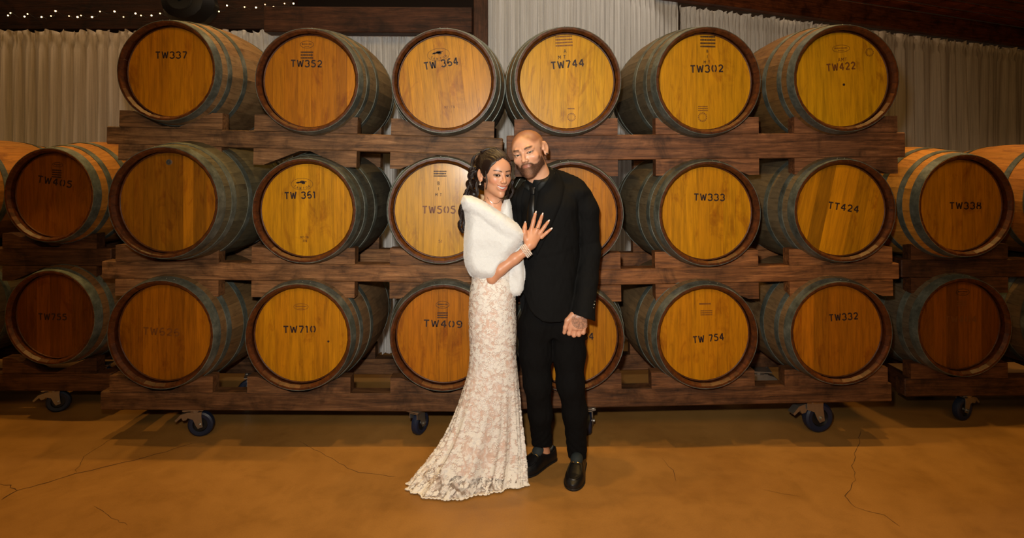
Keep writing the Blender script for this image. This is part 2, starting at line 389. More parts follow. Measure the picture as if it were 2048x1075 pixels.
# ------------------------------------------------------------------ barrels
BL = 0.95; NST = 30
def R_out(y): return .350-.060*((y-BL/2)/(BL/2))**2
def stave_me(k):
    """one stave, axis along y, centred on +z, k = angular half width"""
    ys = [0, .07, .16, .27, .38, .475, .57, .68, .79, .88, BL]
    a = math.pi/NST*0.985; vs = []; fs = []
    for y in ys:
        ro = R_out(y); ri = ro-.026
        if y in (0, BL): ri = ro-.010
        for (s_, r_) in ((-1, ro), (1, ro), (1, ri), (-1, ri)):
            vs.append((math.sin(s_*a)*r_, y, math.cos(a)*r_))
    mi = []
    # extra ring just inside each end: the chamfer
    for i in range(len(ys)-1):
        for j in range(4):
            j2 = (j+1) % 4; fs.append((i*4+j, i*4+j2, (i+1)*4+j2, (i+1)*4+j)); mi.append(1 if j == 2 else 0)
    fs += [(3, 2, 1, 0), tuple(len(vs)-4+q for q in range(4))]; mi += [1, 1]
    me = me_from('stave', vs, fs, [M_STAVE, M_CHIME]); me.polygons.foreach_set('material_index', mi); return me
def stave_me2():
    ys = [0, .018, .07, .16, .27, .38, .475, .57, .68, .79, .88, BL-.018, BL]
    a = math.pi/NST*0.99; vs = []; fs = []; mi = []
    for y in ys:
        ro = R_out(y); ri = ro-(.011 if y in (0, BL) else .0275)
        for (s_, r_) in ((-1, ro), (1, ro), (1, ri), (-1, ri)): vs.append((math.sin(s_*a)*r_, y, math.cos(a)*r_))
    for i in range(len(ys)-1):
        for j in range(4):
            j2 = (j+1) % 4; fs.append((i*4+j, i*4+j2, (i+1)*4+j2, (i+1)*4+j)); mi.append(1 if j == 2 else 0)
    fs += [(3, 2, 1, 0), tuple(len(vs)-4+q for q in range(4))]; mi += [1, 1]
    me = me_from('stave', vs, fs, [M_STAVE, M_CHIME]); me.polygons.foreach_set('material_index', mi)
    bm = bmesh.new(); bm.from_mesh(me); bmesh.ops.recalc_face_normals(bm, faces=bm.faces); bm.to_mesh(me); bm.free(); return me
STAVE = stave_me2()
def hoop_me(y0, y1, rivets=True, off=0.0):
    mb = MB(); th = .0028; pr = []
    ys = [y0+(y1-y0)*i/3 for i in range(4)]
    for y in ys: pr.append((y, R_out(y)+th+off))
    for y in reversed(ys): pr.append((y, R_out(y)-.0005+off))
    mb.lathe(pr, 60, 'y', closed=True)
    return autosmooth(mb.mesh('hoop', [M_HOOP]), 40)
HOOPS = [hoop_me(.001, .052), hoop_me(.098, .132), hoop_me(.235, .272), hoop_me(BL-.272, BL-.235), hoop_me(BL-.132, BL-.098), hoop_me(BL-.052, BL-.001)]
mb = MB()
mb.ball((0, .026, R_out(.026)+.003), .0032, 8, 5, sc=(1, 1, .7))
RIV = mb.mesh('rivets', M_RIVET, True)
HR = .2625; HY = .052
def head_boards(cuts):
    out = []
    for c0, c1 in zip(cuts, cuts[1:]):
        g_ = .0003; x0 = c0+g_; x1 = c1-g_; k = 8
        top = [(x0+(x1-x0)*i/k) for i in range(k+1)]
        h = [math.sqrt(max(1e-6, HR*HR-x*x)) for x in top]
        pts = [(x, -q) for x, q in zip(top, h)] + [(x, q) for x, q in reversed(list(zip(top, h)))]
        mb = MB(); mb.prism(pts, HY, HY+.02); out.append(mb.mesh('head_board', M_HEAD))
    return out
CUTS = [[-HR, -.215, -.15, -.07, .005, .07, .15, .21, HR], [-HR, -.20, -.13, -.045, .02, .10, .17, HR], [-HR, -.19, -.14, -.075, -.02, .075, .13, .2, HR]]
HEADV = [head_boards([max(-HR+.0005, min(HR-.0005, c)) for c in cu]) for cu in CUTS]
mb = MB(); mb.lathe([(BL-.045, 0.0005), (BL-.045, HR-.002), (BL-.065, HR-.002), (BL-.065, .0005)], 32, 'y'); REAR = mb.mesh('rear_head', M_CHIME)
mb = MB(); mb.lathe([(HY-.0025, HR+.006), (HY-.004, HR-.0018), (HY+.002, HR-.0018)], 60, 'y'); CROZE = mb.mesh('croze_ring', M_CHIME, True)

def arc(cx, cy, rx, ry, a0, a1, n=10):
    return [(cx+rx*math.cos(math.radians(a0+(a1-a0)*i/n)), cy+ry*math.sin(math.radians(a0+(a1-a0)*i/n))) for i in range(n+1)]
GL = {'T': (.62, [[(0, .93), (.62, .93)], [(.31, .84), (.31, 0)]]),
 'W': (.86, [[(.04, 1), (.22, .03)], [(.24, .03), (.42, .85)], [(.44, .85), (.62, .03)], [(.64, .03), (.82, 1)]]),
 'M': (.74, [[(.07, 0), (.07, 1)], [(.1, .95), (.37, .35)], [(.37, .35), (.64, .95)], [(.67, 1), (.67, 0)]]),
 'A': (.7, [[(.03, 0), (.35, 1)], [(.35, 1), (.67, 0)], [(.2, .32), (.5, .32)]]),
 'B': (.6, [[(.07, 0), (.07, 1)], arc(.12, .75, .4, .22, 90, -90), arc(.12, .27, .45, .25, 90, -90)]),
 'I': (.2, [[(.1, 0), (.1, 1)]]), 'N': (.68, [[(.07, 0), (.07, 1)], [(.07, 1), (.6, 0)], [(.6, 0), (.6, 1)]]),
 'C': (.66, [arc(.36, .5, .3, .45, 50, 310, 14)]), 'O': (.72, [arc(.36, .5, .3, .45, 0, 360, 20)]),
 '0': (.7, [arc(.35, .5, .28, .45, 112, 248), arc(.35, .5, .28, .45, -68, 68)]),
 '1': (.34, [[(.2, 0), (.2, .93)], [(.02, .8), (.2, .95)]]),
 '2': (.62, [arc(.3, .68, .25, .26, 165, -30, 12)+[(.07, .07)], [(.07, .07), (.6, .07)]]),
 '3': (.62, [arc(.28, .71, .26, .23, 160, -60, 12), arc(.28, .28, .29, .25, 75, -160, 14)]),
 '4': (.64, [[(.45, 0), (.45, 1)], [(.38, .9), (.04, .34)], [(.04, .30), (.36, .30)], [(.5, .30), (.64, .30)]]),
 '5': (.62, [[(.1, .93), (.56, .93)], [(.1, .93), (.09, .56)], arc(.27, .32, .29, .28, 110, -150, 14)]),
 '6': (.64, [arc(.34, .5, .28, .45, 60, 205, 14), arc(.33, .3, .26, .25, 160, -150, 16)]),
 '7': (.6, [[(.02, .93), (.56, .93)], [(.56, .88), (.2, 0)]]),
 '8': (.62, [arc(.3, .73, .22, .2, 100, 440-20, 14), arc(.3, .27, .27, .24, -70, 250, 16)]),
 '9': (.64, [arc(.3, .7, .26, .25, -20, 300, 16), arc(.3, .5, .28, .45, 30, -130, 14)]), '-': (.4, [[(.05, .5), (.35, .5)]]), ' ': (.3, [])}
def glyphs(text, h, wd=.15, gap=.16, width=None):
    """stroke lettering: returns (verts xz, faces), centred"""
    x = 0; strokes = []
    for ch in text:
        w, st = GL[ch]
        for s_ in st: strokes.append([((x+p[0])*h, p[1]*h) for p in s_])
        x += w+gap
    Wd = (x-gap)*h; sx = (width/Wd) if width else 1.0
    vs = []; fs = []
    for s_ in strokes:
        s_ = [((p[0]-Wd/2)*sx, p[1]-h/2) for p in s_]; n = len(s_)
        b = len(vs)
        for i in range(n):
            a_, c_ = s_[max(i-1, 0)], s_[min(i+1, n-1)]; dx, dz = c_[0]-a_[0], c_[1]-a_[1]; L = math.hypot(dx, dz) or 1
            nx, nz = -dz/L*wd*h/2, dx/L*wd*h/2
            vs += [(s_[i][0]+nx, s_[i][1]+nz), (s_[i][0]-nx, s_[i][1]-nz)]
        for i in range(n-1): fs.append((b+2*i, b+2*i+1, b+2*i+3, b+2*i+2))
    return vs, fs
def flat(vs, fs, cx, cz, rot, sc=1.0):
    c, s_ = math.cos(rot), math.sin(rot)
    return [((x*c-z*s_)*sc+cx, HY-.0012, (x*s_+z*c)*sc+cz) for x, z in vs], fs
def ellipse_ring(rx, rz, w, n=36):
    vs = []; 
    for i in range(n):
        a = 2*math.pi*i/n; vs += [(rx*math.cos(a), rz*math.sin(a)), ((rx-w)*math.cos(a), (rz-w)*math.sin(a))]
    return vs, [(2*i, 2*i+1, (2*i+3) % (2*n), (2*i+2) % (2*n)) for i in range(n)]
def rect2(x0, z0, x1, z1): return [(x0, z0), (x1, z0), (x1, z1), (x0, z1)], [(0, 1, 2, 3)]

def copy_part(src_me, name, parent, color=None, rot=None):
    o = bpy.data.objects.new(name, src_me); COL.objects.link(o); o.parent = parent
    if color: o.color = (*color, 1)
    if rot: o.rotation_euler = rot
    return o
AMB = [rgb(196, 118, 22), rgb(186, 106, 18), rgb(206, 132, 30), rgb(178, 98, 18), rgb(200, 124, 24)]
def barrel(cx, cy, dia, D, label, group, body=(112, 92, 66), head=(200, 122, 24), var=0, yaw=0, roll=0, seed=0, marks=(), pitch=0, contrast=.12, exact=None):
    r = random.Random(seed*7+3); sc = dia*D/(F*.58)
    root = empty('wine_barrel', P(cx, cy, D), label, 'barrel', group, (math.radians(pitch), 0, math.radians(yaw)), sc)
    ba = rgb(*body)
    for i in range(NST):
        k = 1+r.uniform(-.16, .16); w = r.uniform(-.04, .04)
        copy_part(STAVE, 'stave', root, (ba[0]*k*(1+w), ba[1]*k, ba[2]*k*(1-w)), (0, 2*math.pi*i/NST+.05*seed, 0))
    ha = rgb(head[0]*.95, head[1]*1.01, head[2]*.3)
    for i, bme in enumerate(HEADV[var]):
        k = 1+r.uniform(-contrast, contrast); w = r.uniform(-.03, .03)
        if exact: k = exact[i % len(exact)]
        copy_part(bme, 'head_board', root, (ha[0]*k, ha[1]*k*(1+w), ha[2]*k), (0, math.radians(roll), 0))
    for h_ in HOOPS: copy_part(h_, 'hoop', root)
    rv = r.uniform(-9, 9)
    for dv in (-4, 4): copy_part(RIV, 'rivet', root, None, (0, math.radians(rv+dv), 0))
    copy_part(CROZE, 'croze', root); copy_part(REAR, 'rear_head', root)
    # marks on the head
    Mi = (Matrix.LocRotScale(root.location, root.rotation_euler, root.scale)).inverted(); u = D+HY; pxm = (D+HY)/F/sc
    for mk in marks:
        kind, px, py = mk[:3]; q = Mi @ P(px, py, u); x, z = q.x, q.z; mb = MB(); mat = M_INK; nm = 'stencil'; lab = None
        if kind == 'num':
            text, w, h, rot = mk[3:7]; faded = len(mk) > 7
            v_, f_ = glyphs(text, h*pxm, .19, .23, w*pxm); mb.add(*flat(v_, f_, x, z, math.radians(rot))); nm = 'stencilled_number'; mat = M_INK_FADED if faded else M_INK
        elif kind == 'txt':
            text, h, rot, faded = mk[3:7]
            v_, f_ = glyphs(text, h*pxm, .15, .25); mb.add(*flat(v_, f_, x, z, math.radians(rot))); nm = 'stamp'; mat = M_INK_FADED if faded else M_INK
        elif kind == 'oval':      # oval stamp with a blurred script line and small line
            w, h, rot = mk[3:6]; rx, rz = w/2*pxm, h/2*pxm; R_ = math.radians(rot)
            mb.add(*flat(*ellipse_ring(rx, rz, .0022), x, z, R_))
            rr = random.Random(int(px)); n = 11
            for i in range(n):
                a_ = -rx*.72+i*rx*1.44/n; hh = rz*(.42 if i == 0 else rr.uniform(.14, .3))
                mb.add(*flat(*rect2(a_, -hh*.4+rz*.1, a_+rx*.11, hh*.6+rz*.1), x, z, R_))
            for i in range(6): mb.add(*flat(*rect2(-rx*.33+i*rx*.115, -rz*.6, -rx*.25+i*rx*.115, -rz*.42), x, z, R_))
            nm = 'oval_stamp'; mat = M_INK_FADED if len(mk) > 6 else M_INK
        elif kind == 'canton':    # oval with a reclining leaf shape and the word below
            w, h, rot = mk[3:6]; rx, rz = w/2*pxm, h/2*pxm; R_ = math.radians(rot)
            mb.add(*flat(*ellipse_ring(rx, rz, .0016), x, z, R_))
            for (ex, ez, ew, eh) in ((-.22, .3, .3, .13), (.02, .38, .22, .2), (.12, .22, .18, .22), (-.4, .22, .16, .1), (.3, .42, .14, .06)):
                vv = [(ex*rx+ew*rx*math.cos(t_*math.pi/6), ez*rz+eh*rz*math.sin(t_*math.pi/6)) for t_ in range(12)]
                vv = [p_ for p_ in vv]; mb.add(*flat(vv, [tuple(range(12))], x, z, R_))
            for i, ch in enumerate('CANTON'):
                an = math.radians(-90+(i-2.5)*24); v_, f_ = glyphs(ch, .36*rz, .16)
                ca = (i-2.5)*.22; vv = [(p_[0]*math.cos(ca)-p_[1]*math.sin(ca)+rx*.72*math.cos(an), p_[0]*math.sin(ca)+p_[1]*math.cos(ca)+rz*.68*math.sin(an)) for p_ in v_]
                mb.add(*flat(vv, f_, x, z, R_))
            nm = 'oval_stamp'
        elif kind == 'lines':     # small blurred stamped lines
            w, h, k, rot = mk[3:7]; rr = random.Random(int(px)); W_ = w*pxm; H_ = h*pxm; R_ = math.radians(rot)
            for j in range(k):
                zz = H_/2-(j+.5)*H_/k; xx = -W_/2
                while xx < W_/2-.002:
                    ww = rr.uniform(.003, .007); mb.add(*flat(*rect2(xx, zz-H_/k*.26, min(xx+ww, W_/2), zz+H_/k*.26), x, z, R_)); xx += ww+rr.uniform(.0004, .0014)
            nm = 'stamped_lines'; mat = M_INK_FADED if len(mk) > 7 else M_INK
        elif kind == 'ring':
            d_ = mk[3]; rx = d_/2*pxm
            for i in range(14):
                a_ = 2*math.pi*i/14; vv = [(rx*k_*math.cos(a_+t_), rx*k_*math.sin(a_+t_)) for k_, t_ in ((.8, 0), (1, 0), (1, .3), (.8, .3))]
                mb.add(*flat(vv, [(0, 1, 2, 3)], x, z, 0))
            mb.add(*flat(*ellipse_ring(rx*.7, rx*.7, .0012, 20), x, z, 0)); nm = 'round_stamp'; mat = M_INK_FADED
        elif kind == 'dot':
            mb.add(*flat([(mk[3]*pxm*math.cos(t_*.6283), mk[3]*pxm*math.sin(t_*.6283)) for t_ in range(10)], [tuple(range(10))], x, z, 0)); nm = 'bung_hole'
        elif kind == 'disc':
            mb.lathe([(HY-.006, .0005), (HY-.006, .014), (HY, .0165)], 18, 'y', M=Matrix.Translation((x, 0, z))); mat = M_RIVET; nm = 'metal_disc'
        me = mb.mesh(nm, mat); q = obj(nm, me, root)
        if nm == 'metal_disc':
            mb = MB(); mb.add(*[[(vx, HY-.0068, vz) for vx, _, vz in flat(*ellipse_ring(.0085, .0085, .002, 16), x, z, 0)[0]], ellipse_ring(.0085, .0085, .002, 16)[1]])
            obj('stamped_ring', mb.mesh('stamped_ring', M_INK), q)
    return root
G1, G2, G3 = 'wine barrels on the top tier', 'wine barrels on the middle tier', 'wine barrels on the bottom tier'
DB = 3.2
barrel(332, 141, 200, DB, 'top-tier barrel marked TW337, leftmost of the top tier', G1, (138, 108, 72), (192, 112, 22), 2, -2, 0, 1,
       [('num', 343, 110, 'TW337', 64, 14, 0)], exact=[.95, 1.05, .98, .86, 1.0, 1.05, .85, 1.0, 1.1])
barrel(614, 160, 206, DB, 'top-tier barrel marked TW352 with black streaks down its side', G1, (112, 96, 70), (186, 106, 18), 0, 0, 0, 2,
       [('num', 613, 127, 'TW352', 62, 14, -1), ('oval', 614, 89, 27, 15, 0), ('lines', 614, 110, 25, 17, 3, 0)], exact=[.8, .95, .92, 1.0, 1.0, .98, .82, 1.2])
barrel(888, 161, 208, DB, 'top-tier barrel marked TW364 under an oval stamp, left of the timber post', G1, (120, 104, 82), (204, 130, 26), 1, 0, -6, 3,
       [('num', 882, 127, 'TW 364', 68, 15, 9), ('canton', 877, 109, 45, 25, 7), ('txt', 899, 214, 'MT-TN', 5, 4, True)], contrast=.08)
barrel(1136, 160, 212, DB, 'top-tier barrel marked TW744, above the man with the shaved head', G1, (116, 96, 68), (216, 146, 34), 0, 2, 2, 4,
       [('num', 1135, 128, 'TW744', 66, 15, 6), ('txt', 1130, 102, 'A', 7, 5, False), ('txt', 1124, 114, 'M T', 7, 5, False), ('lines', 1128, 82, 34, 24, 4, 3, 1),
        ('ring', 1143, 234, 17), ('lines', 1142, 217, 14, 5, 1, 0, 1)], contrast=.06)
barrel(1417, 161, 214, DB, 'top-tier barrel marked TW302, second from the right on the top tier', G1, (92, 80, 60), (206, 134, 22), 1, 4, 0, 5,
       [('num', 1414, 137, 'TW302', 67, 15, 2), ('txt', 1415, 102, 'B', 6, 0, False), ('txt', 1415, 113, 'I', 6, 0, False), ('txt', 1414, 124, 'M T', 6, 0, False),
        ('lines', 1416, 83, 31, 26, 4, 0), ('ring', 1405, 234, 19), ('lines', 1406, 217, 20, 12, 3, 0, 1)], contrast=.05)
barrel(1693, 156, 212, DB, 'top-tier barrel marked TW422 in faded brown, rightmost of the top tier', G1, (116, 84, 44), (212, 142, 24), 2, 1, -2, 6,
       [('num', 1682, 133, 'TW422', 58, 15, 5, 1), ('oval', 1682, 97, 36, 15, 3, 1), ('txt', 1685, 119, 'AMT', 7, 4, True), ('ring', 1740, 104, 17), ('dot', 1688, 169, 2.6)], contrast=.07)
barrel(326, 405, 222, 3.06, 'middle-tier barrel with blackened boards and a small metal disc, no number', G2, (92, 84, 62), (160, 92, 24), 2, -1, 0, 7,
       [('disc', 338, 324)], exact=[.9, .8, .75, .82, .7, 1.35, .75, 1.1, .8], contrast=.2)
barrel(608, 421, 208, DB, 'middle-tier barrel marked TW361 under an oval stamp', G2, (74, 70, 58), (204, 132, 24), 0, -1, 0, 8,
       [('num', 600, 390, 'TW 361', 62, 14, 2), ('canton', 604, 368, 44, 24, 0), ('txt', 609, 474, 'MT-TN', 4, 0, False), ('txt', 610, 481, '516', 4, 0, False)], exact=[1, .95, .9, 1.12, .92, .98, 1.05, .95])
barrel(882, 420, 210, DB, 'middle-tier barrel marked TW505 in faded ink, gleaming behind the bride', G2, (84, 78, 62), (206, 140, 38), 1, 2.5, 0, 9,
       [('num', 878, 419, 'TW505', 66, 15, 0, 1), ('txt', 877, 366, 'B', 7, 0, False), ('txt', 877, 377, 'I', 7, 0, False), ('txt', 877, 389, 'M T', 6, 0, False),
        ('lines', 880, 347, 26, 14, 3, 0), ('txt', 881, 482, '51', 6, 0, True)], contrast=.05, pitch=-2.3)
barrel(1143, 428, 208, DB, 'middle-tier barrel half hidden behind the man\'s shoulder', G2, (84, 78, 62), (190, 112, 18), 2, 2, 0, 10, [('num', 1140, 402, 'TW401', 60, 14, 0)])
barrel(1420, 427, 208, DB, 'middle-tier barrel marked TW333', G2, (104, 90, 66), (204, 128, 20), 1, 4, 0, 11, [('num', 1419, 394, 'TW333', 63, 14, -1)], contrast=.05)
barrel(1690, 421, 204, DB, 'middle-tier barrel marked TT424 with tilted striped boards', G2, (108, 92, 66), (200, 122, 18), 0, 1, 12, 12,
       [('num', 1687, 414, 'TT424', 62, 14, -8)], exact=[.92, 1.0, .62, 1.25, 1.1, .82, 1.0, .8])
barrel(320, 669, 216, DB, 'bottom-tier barrel marked TW626 in worn ink, above the left caster', G3, (120, 92, 58), (164, 90, 18), 1, -2, 0, 13,
       [('num', 322, 663, 'TW626', 74, 15, -2, 1)], exact=[.9, .85, 1.1, .95, .8, 1.0, 1.2])
barrel(596, 674, 212, DB, 'bottom-tier barrel marked TW710', G3, (120, 92, 62), (194, 118, 20), 0, -1, 0, 14,
       [('num', 599, 658, 'TW710', 65, 14, 1), ('oval', 602, 613, 30, 13, 0, 1), ('dot', 657, 682, 2.2)], contrast=.06)
barrel(886, 675, 212, DB, 'bottom-tier barrel marked TW409, left of the lace gown', G3, (104, 96, 80), (182, 102, 18), 1, 0, 0, 15,
       [('num', 886, 647, 'TW409', 77, 14, -2), ('oval', 885, 609, 27, 15, 0), ('lines', 885, 630, 21, 14, 3, 0)], contrast=.06)
barrel(1143, 678, 210, DB, 'bottom-tier barrel ending in 4, seen between the man\'s legs', G3, (96, 88, 70), (190, 112, 18), 2, 1, 0, 16, [('num', 1158, 672, 'TW734', 58, 14, 0)])
barrel(1415, 673, 207, DB, 'bottom-tier barrel marked TW754', G3, (116, 92, 62), (198, 118, 18), 0, 4, 0, 17,
       [('num', 1417, 676, 'TW 754', 63, 14, 5), ('lines', 1413, 625, 24, 12, 3, 0, 1), ('lines', 1410, 607, 24, 6, 1, 0, 1)], contrast=.04)
barrel(1683, 666, 205, DB, 'bottom-tier barrel marked TW332, above the right caster', G3, (120, 94, 62), (172, 94, 18), 1, 1, 0, 18,
       [('num', 1687, 633, 'TW332', 58, 14, 4)], exact=[1.1, 1.25, .85, .9, .88, .95, 1])
# side stacks: golden top light and flash falloff are put into their colours
barrel(97, 390, 186, 3.5, 'dimly lit left-hand barrel marked TW405 with a dented hoop', G2, (168, 112, 42), (136, 70, 16), 0, -3, 0, 19,
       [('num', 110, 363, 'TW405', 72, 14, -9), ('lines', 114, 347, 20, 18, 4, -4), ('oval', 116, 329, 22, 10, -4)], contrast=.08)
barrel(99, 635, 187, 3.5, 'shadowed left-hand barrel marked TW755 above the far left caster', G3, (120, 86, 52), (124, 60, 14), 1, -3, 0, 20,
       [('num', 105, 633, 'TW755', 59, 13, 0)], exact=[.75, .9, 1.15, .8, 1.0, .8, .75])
barrel(-165, 385, 186, 3.5, 'golden-lit barrel side cut off by the left edge, middle tier', G2, (168, 112, 42), (136, 70, 16), 2, -3, 0, 21)
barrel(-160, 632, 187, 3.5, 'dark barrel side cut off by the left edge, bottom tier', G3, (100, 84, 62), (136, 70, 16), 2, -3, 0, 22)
barrel(1934, 411, 203, 3.36, 'right-hand barrel marked TW338 with staves lit golden', G2, (190, 128, 46), (186, 108, 18), 1, 4, 0, 23,
       [('num', 1932, 411, 'TW338', 67, 14, 0)], exact=[.95, .9, 1.05, .98, .9, 1.0, .9])
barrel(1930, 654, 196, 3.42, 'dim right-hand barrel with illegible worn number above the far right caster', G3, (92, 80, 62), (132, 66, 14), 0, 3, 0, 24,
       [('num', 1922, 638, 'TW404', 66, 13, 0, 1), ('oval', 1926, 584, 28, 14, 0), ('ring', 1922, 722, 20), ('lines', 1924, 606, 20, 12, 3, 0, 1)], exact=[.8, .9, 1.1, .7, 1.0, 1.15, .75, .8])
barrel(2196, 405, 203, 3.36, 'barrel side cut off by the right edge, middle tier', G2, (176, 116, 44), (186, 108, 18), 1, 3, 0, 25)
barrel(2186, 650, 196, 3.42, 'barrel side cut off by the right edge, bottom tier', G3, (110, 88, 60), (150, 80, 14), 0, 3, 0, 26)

# ------------------------------------------------------------------ racks
def saddle(w, h, flat_, slope, up=True, d=.075):
    """notched block: flat shoulders, then a slope down to the cradle"""
    hw = w/2; pts = [(-hw, 0), (hw, 0), (hw, h), (hw-flat_, h), (slope, .008), (-slope, .008), (-hw+flat_, h), (-hw, h)]
    if not up: pts = [(x, -z) for x, z in reversed(pts)]
    mb = MB(); mb.prism(pts, 0, d)
    me = mb.mesh('saddle_block', M_TIMBER)
    return me
SB_UP = saddle(.60, .095, .060, .05); SB_DN = saddle(.60, .095, .060, .03, False)
SB_UP2 = saddle(.60, .08, .05, .10)
def caster_mesh():
    mb = MB(); mb.box((-.055, -.045, -.007), (.055, .045, 0)); mb.lathe([(-.022, .034), (-.007, .036)], 16, 'z'); mb.box((-.05,-.038,-.012),(-.038,-.026,.002)); mb.box((.038,-.038,-.012),(.05,-.026,.002)); plate = mb.mesh('caster', M_ZINC)
    H = .165 # overall height
    mb = MB()
    for sy in (-1, 1):      # fork cheeks
        pts = [(-.040, -.018), (.040, -.018), (.038, -.045), (.012+.030, -.085), (.045, -H+.075-.016), (.020, -H+.075-.024), (.008, -H+.075-.006), (-.006, -.062), (-.04, -.05)]
        y = .026*sy; v0 = len(mb.v); mb.prism(list(reversed(pts)), y-.002, y+.002)
    mb.box((-.040, -.028, -.022), (.040, .028, -.018)); mb.lathe([(-.036, .0085), (.036, .0085)], 10, 'y', M=Matrix.Translation((.028, 0, -H+.070)))
    mb.lathe([(-.036, .0005), (-.036, .0085)], 10, 'y', M=Matrix.Translation((.028, 0, -H+.070)))
    fork = mb.mesh('fork', M_ZINC)
    mb = MB(); c = Matrix.Translation((.028, 0, -H+.070))
    mb.lathe([(-.019, .040), (-.021, .058), (-.015, .067), (0, .070), (.015, .067), (.021, .058), (.019, .040)], 32, 'y', M=c)
    mb.lathe([(-.018, .0005), (-.018, .012), (-.010, .016), (-.010, .036), (-.019, .041), (.019, .041), (.010, .036), (.010, .016), (.018, .012), (.018, .0005)], 24, 'y', 1, M=c)
    wheel = autosmooth(mb.mesh('wheel', [M_RUBBER, M_HUB]))
    mb = MB(); pts = [(-.03, -.022), (-.075, -.035), (-.105, -.066), (-.098, -.074), (-.07, -.052), (-.062, -.068), (-.045, -.066), (-.03, -.045)]
    mb.prism(list(reversed(pts)), -.02, .02); brake = mb.mesh('brake_pedal', M_ZINC)
    return plate, fork, wheel, brake, H
C_PL, C_FK, C_WH, C_BR, C_H = caster_mesh()
def caster(parent, loc, rot, brake, sc):
    c = obj('caster', C_PL, parent); c.location = loc; c.rotation_euler = (0, 0, math.radians(rot)); c.scale = (sc,)*3
    obj('fork', C_FK, c); obj('wheel', C_WH, c)
    if brake: obj('brake_pedal', C_BR, c)
def rack(xa, ya, xb, yb, Y, th, blocks, label, tint=(1, 1, 1), lower=True, upper=True, casters=(), depth=.58, group='timber barrel racks', bd=.09, up=None, base=False):
    """front beam top edge runs from pixel (xa,ya) to (xb,yb) at depth Y; blocks = pixel centres"""
    A = P(xa, ya, Y); B = P(xb, yb, Y); L = (B-A).length; ang = math.atan2(B.z-A.z, B.x-A.x)
    root = empty('barrel_rack', A, label, 'rack', group, (0, -ang, 0))
    r = random.Random(int(xa*3+ya)); TH = th*Y/F
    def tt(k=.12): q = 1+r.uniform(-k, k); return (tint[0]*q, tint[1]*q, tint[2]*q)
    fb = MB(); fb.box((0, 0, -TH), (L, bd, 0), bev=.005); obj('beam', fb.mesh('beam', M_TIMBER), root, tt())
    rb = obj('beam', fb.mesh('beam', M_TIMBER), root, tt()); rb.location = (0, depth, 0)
    for bx in blocks:
        lx = (P(bx, 0, Y).x-A.x)/math.cos(ang)
        for yy in (-.004, depth+.012):
            if upper: q = obj('saddle_block', up or SB_UP, root, tt(.2)); q.location = (lx, yy, 0)
            if lower: q = obj('lower_block', SB_DN, root, tt(.2)); q.location = (lx, yy, -TH)
    for t_ in ((.012, L*.5-.04, L-.092)):
        mb = MB(); mb.box((t_, bd, -TH+.01), (t_+.08, depth, -.008), bev=.004); obj('cross_rail', mb.mesh('cross_rail', M_TIMBER_Y), root, tt())
    for cxp, dy, rot, br in casters:
        lx = (P(cxp, 0, Y).x-A.x)/math.cos(ang)
        wz = A.z+lx*math.sin(ang)-TH*math.cos(ang)       # world height of the beam's underside there
        caster(root, (lx, dy, -TH+.001), rot, br, wz/C_H)
    return root
YR = 3.29
LT = rack(213, 252, 1006, 276, YR, 35, (342, 612, 885), 'upper left rack of weathered timber under the barrels TW337, TW352 and TW364', (1.0, .92, .80))
RT = rack(1013, 271, 1811, 264, YR, 50, (1132, 1414, 1691), 'upper right rack of reddish timber under the barrels TW744, TW302 and TW422', (.98, .72, .58))
LM = rack(203, 522, 1003, 531, YR, 35, (335, 607, 883), 'middle left rack of timber carrying the barrel with the metal disc and TW361', (1.2, 1.02, .80))
RM = rack(1010, 542, 1799, 526, YR, 32, (1138, 1413, 1681), 'middle right rack of timber carrying the barrels TW333 and TT424', (1.2, .84, .52))
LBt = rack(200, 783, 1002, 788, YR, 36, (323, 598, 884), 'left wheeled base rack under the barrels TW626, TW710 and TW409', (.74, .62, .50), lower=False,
           casters=((383, .05, 8, True), (832, .05, 65, False), (420, .56, 200, True), (890, .56, 120, False)), up=SB_UP)
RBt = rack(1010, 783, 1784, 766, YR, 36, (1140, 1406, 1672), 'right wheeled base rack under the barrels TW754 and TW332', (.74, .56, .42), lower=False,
           casters=((1176, .05, 80, False), (1640, .10, 8, True), (1245, .56, 60, False), (1600, .56, 170, True)), up=SB_UP)
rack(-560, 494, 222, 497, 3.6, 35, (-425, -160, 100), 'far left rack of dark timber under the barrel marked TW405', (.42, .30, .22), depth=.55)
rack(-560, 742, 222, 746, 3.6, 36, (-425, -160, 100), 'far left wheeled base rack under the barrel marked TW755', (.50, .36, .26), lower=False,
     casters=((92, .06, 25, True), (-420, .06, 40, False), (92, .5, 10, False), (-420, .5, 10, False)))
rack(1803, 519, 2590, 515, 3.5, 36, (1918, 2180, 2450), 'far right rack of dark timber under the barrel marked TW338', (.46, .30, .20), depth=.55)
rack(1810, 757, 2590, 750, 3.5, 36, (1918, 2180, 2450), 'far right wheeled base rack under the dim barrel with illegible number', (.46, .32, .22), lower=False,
     casters=((1945, .06, 200, True), (2450, .06, 40, False), (1960, .5, 10, False), (2450, .5, 10, False)))
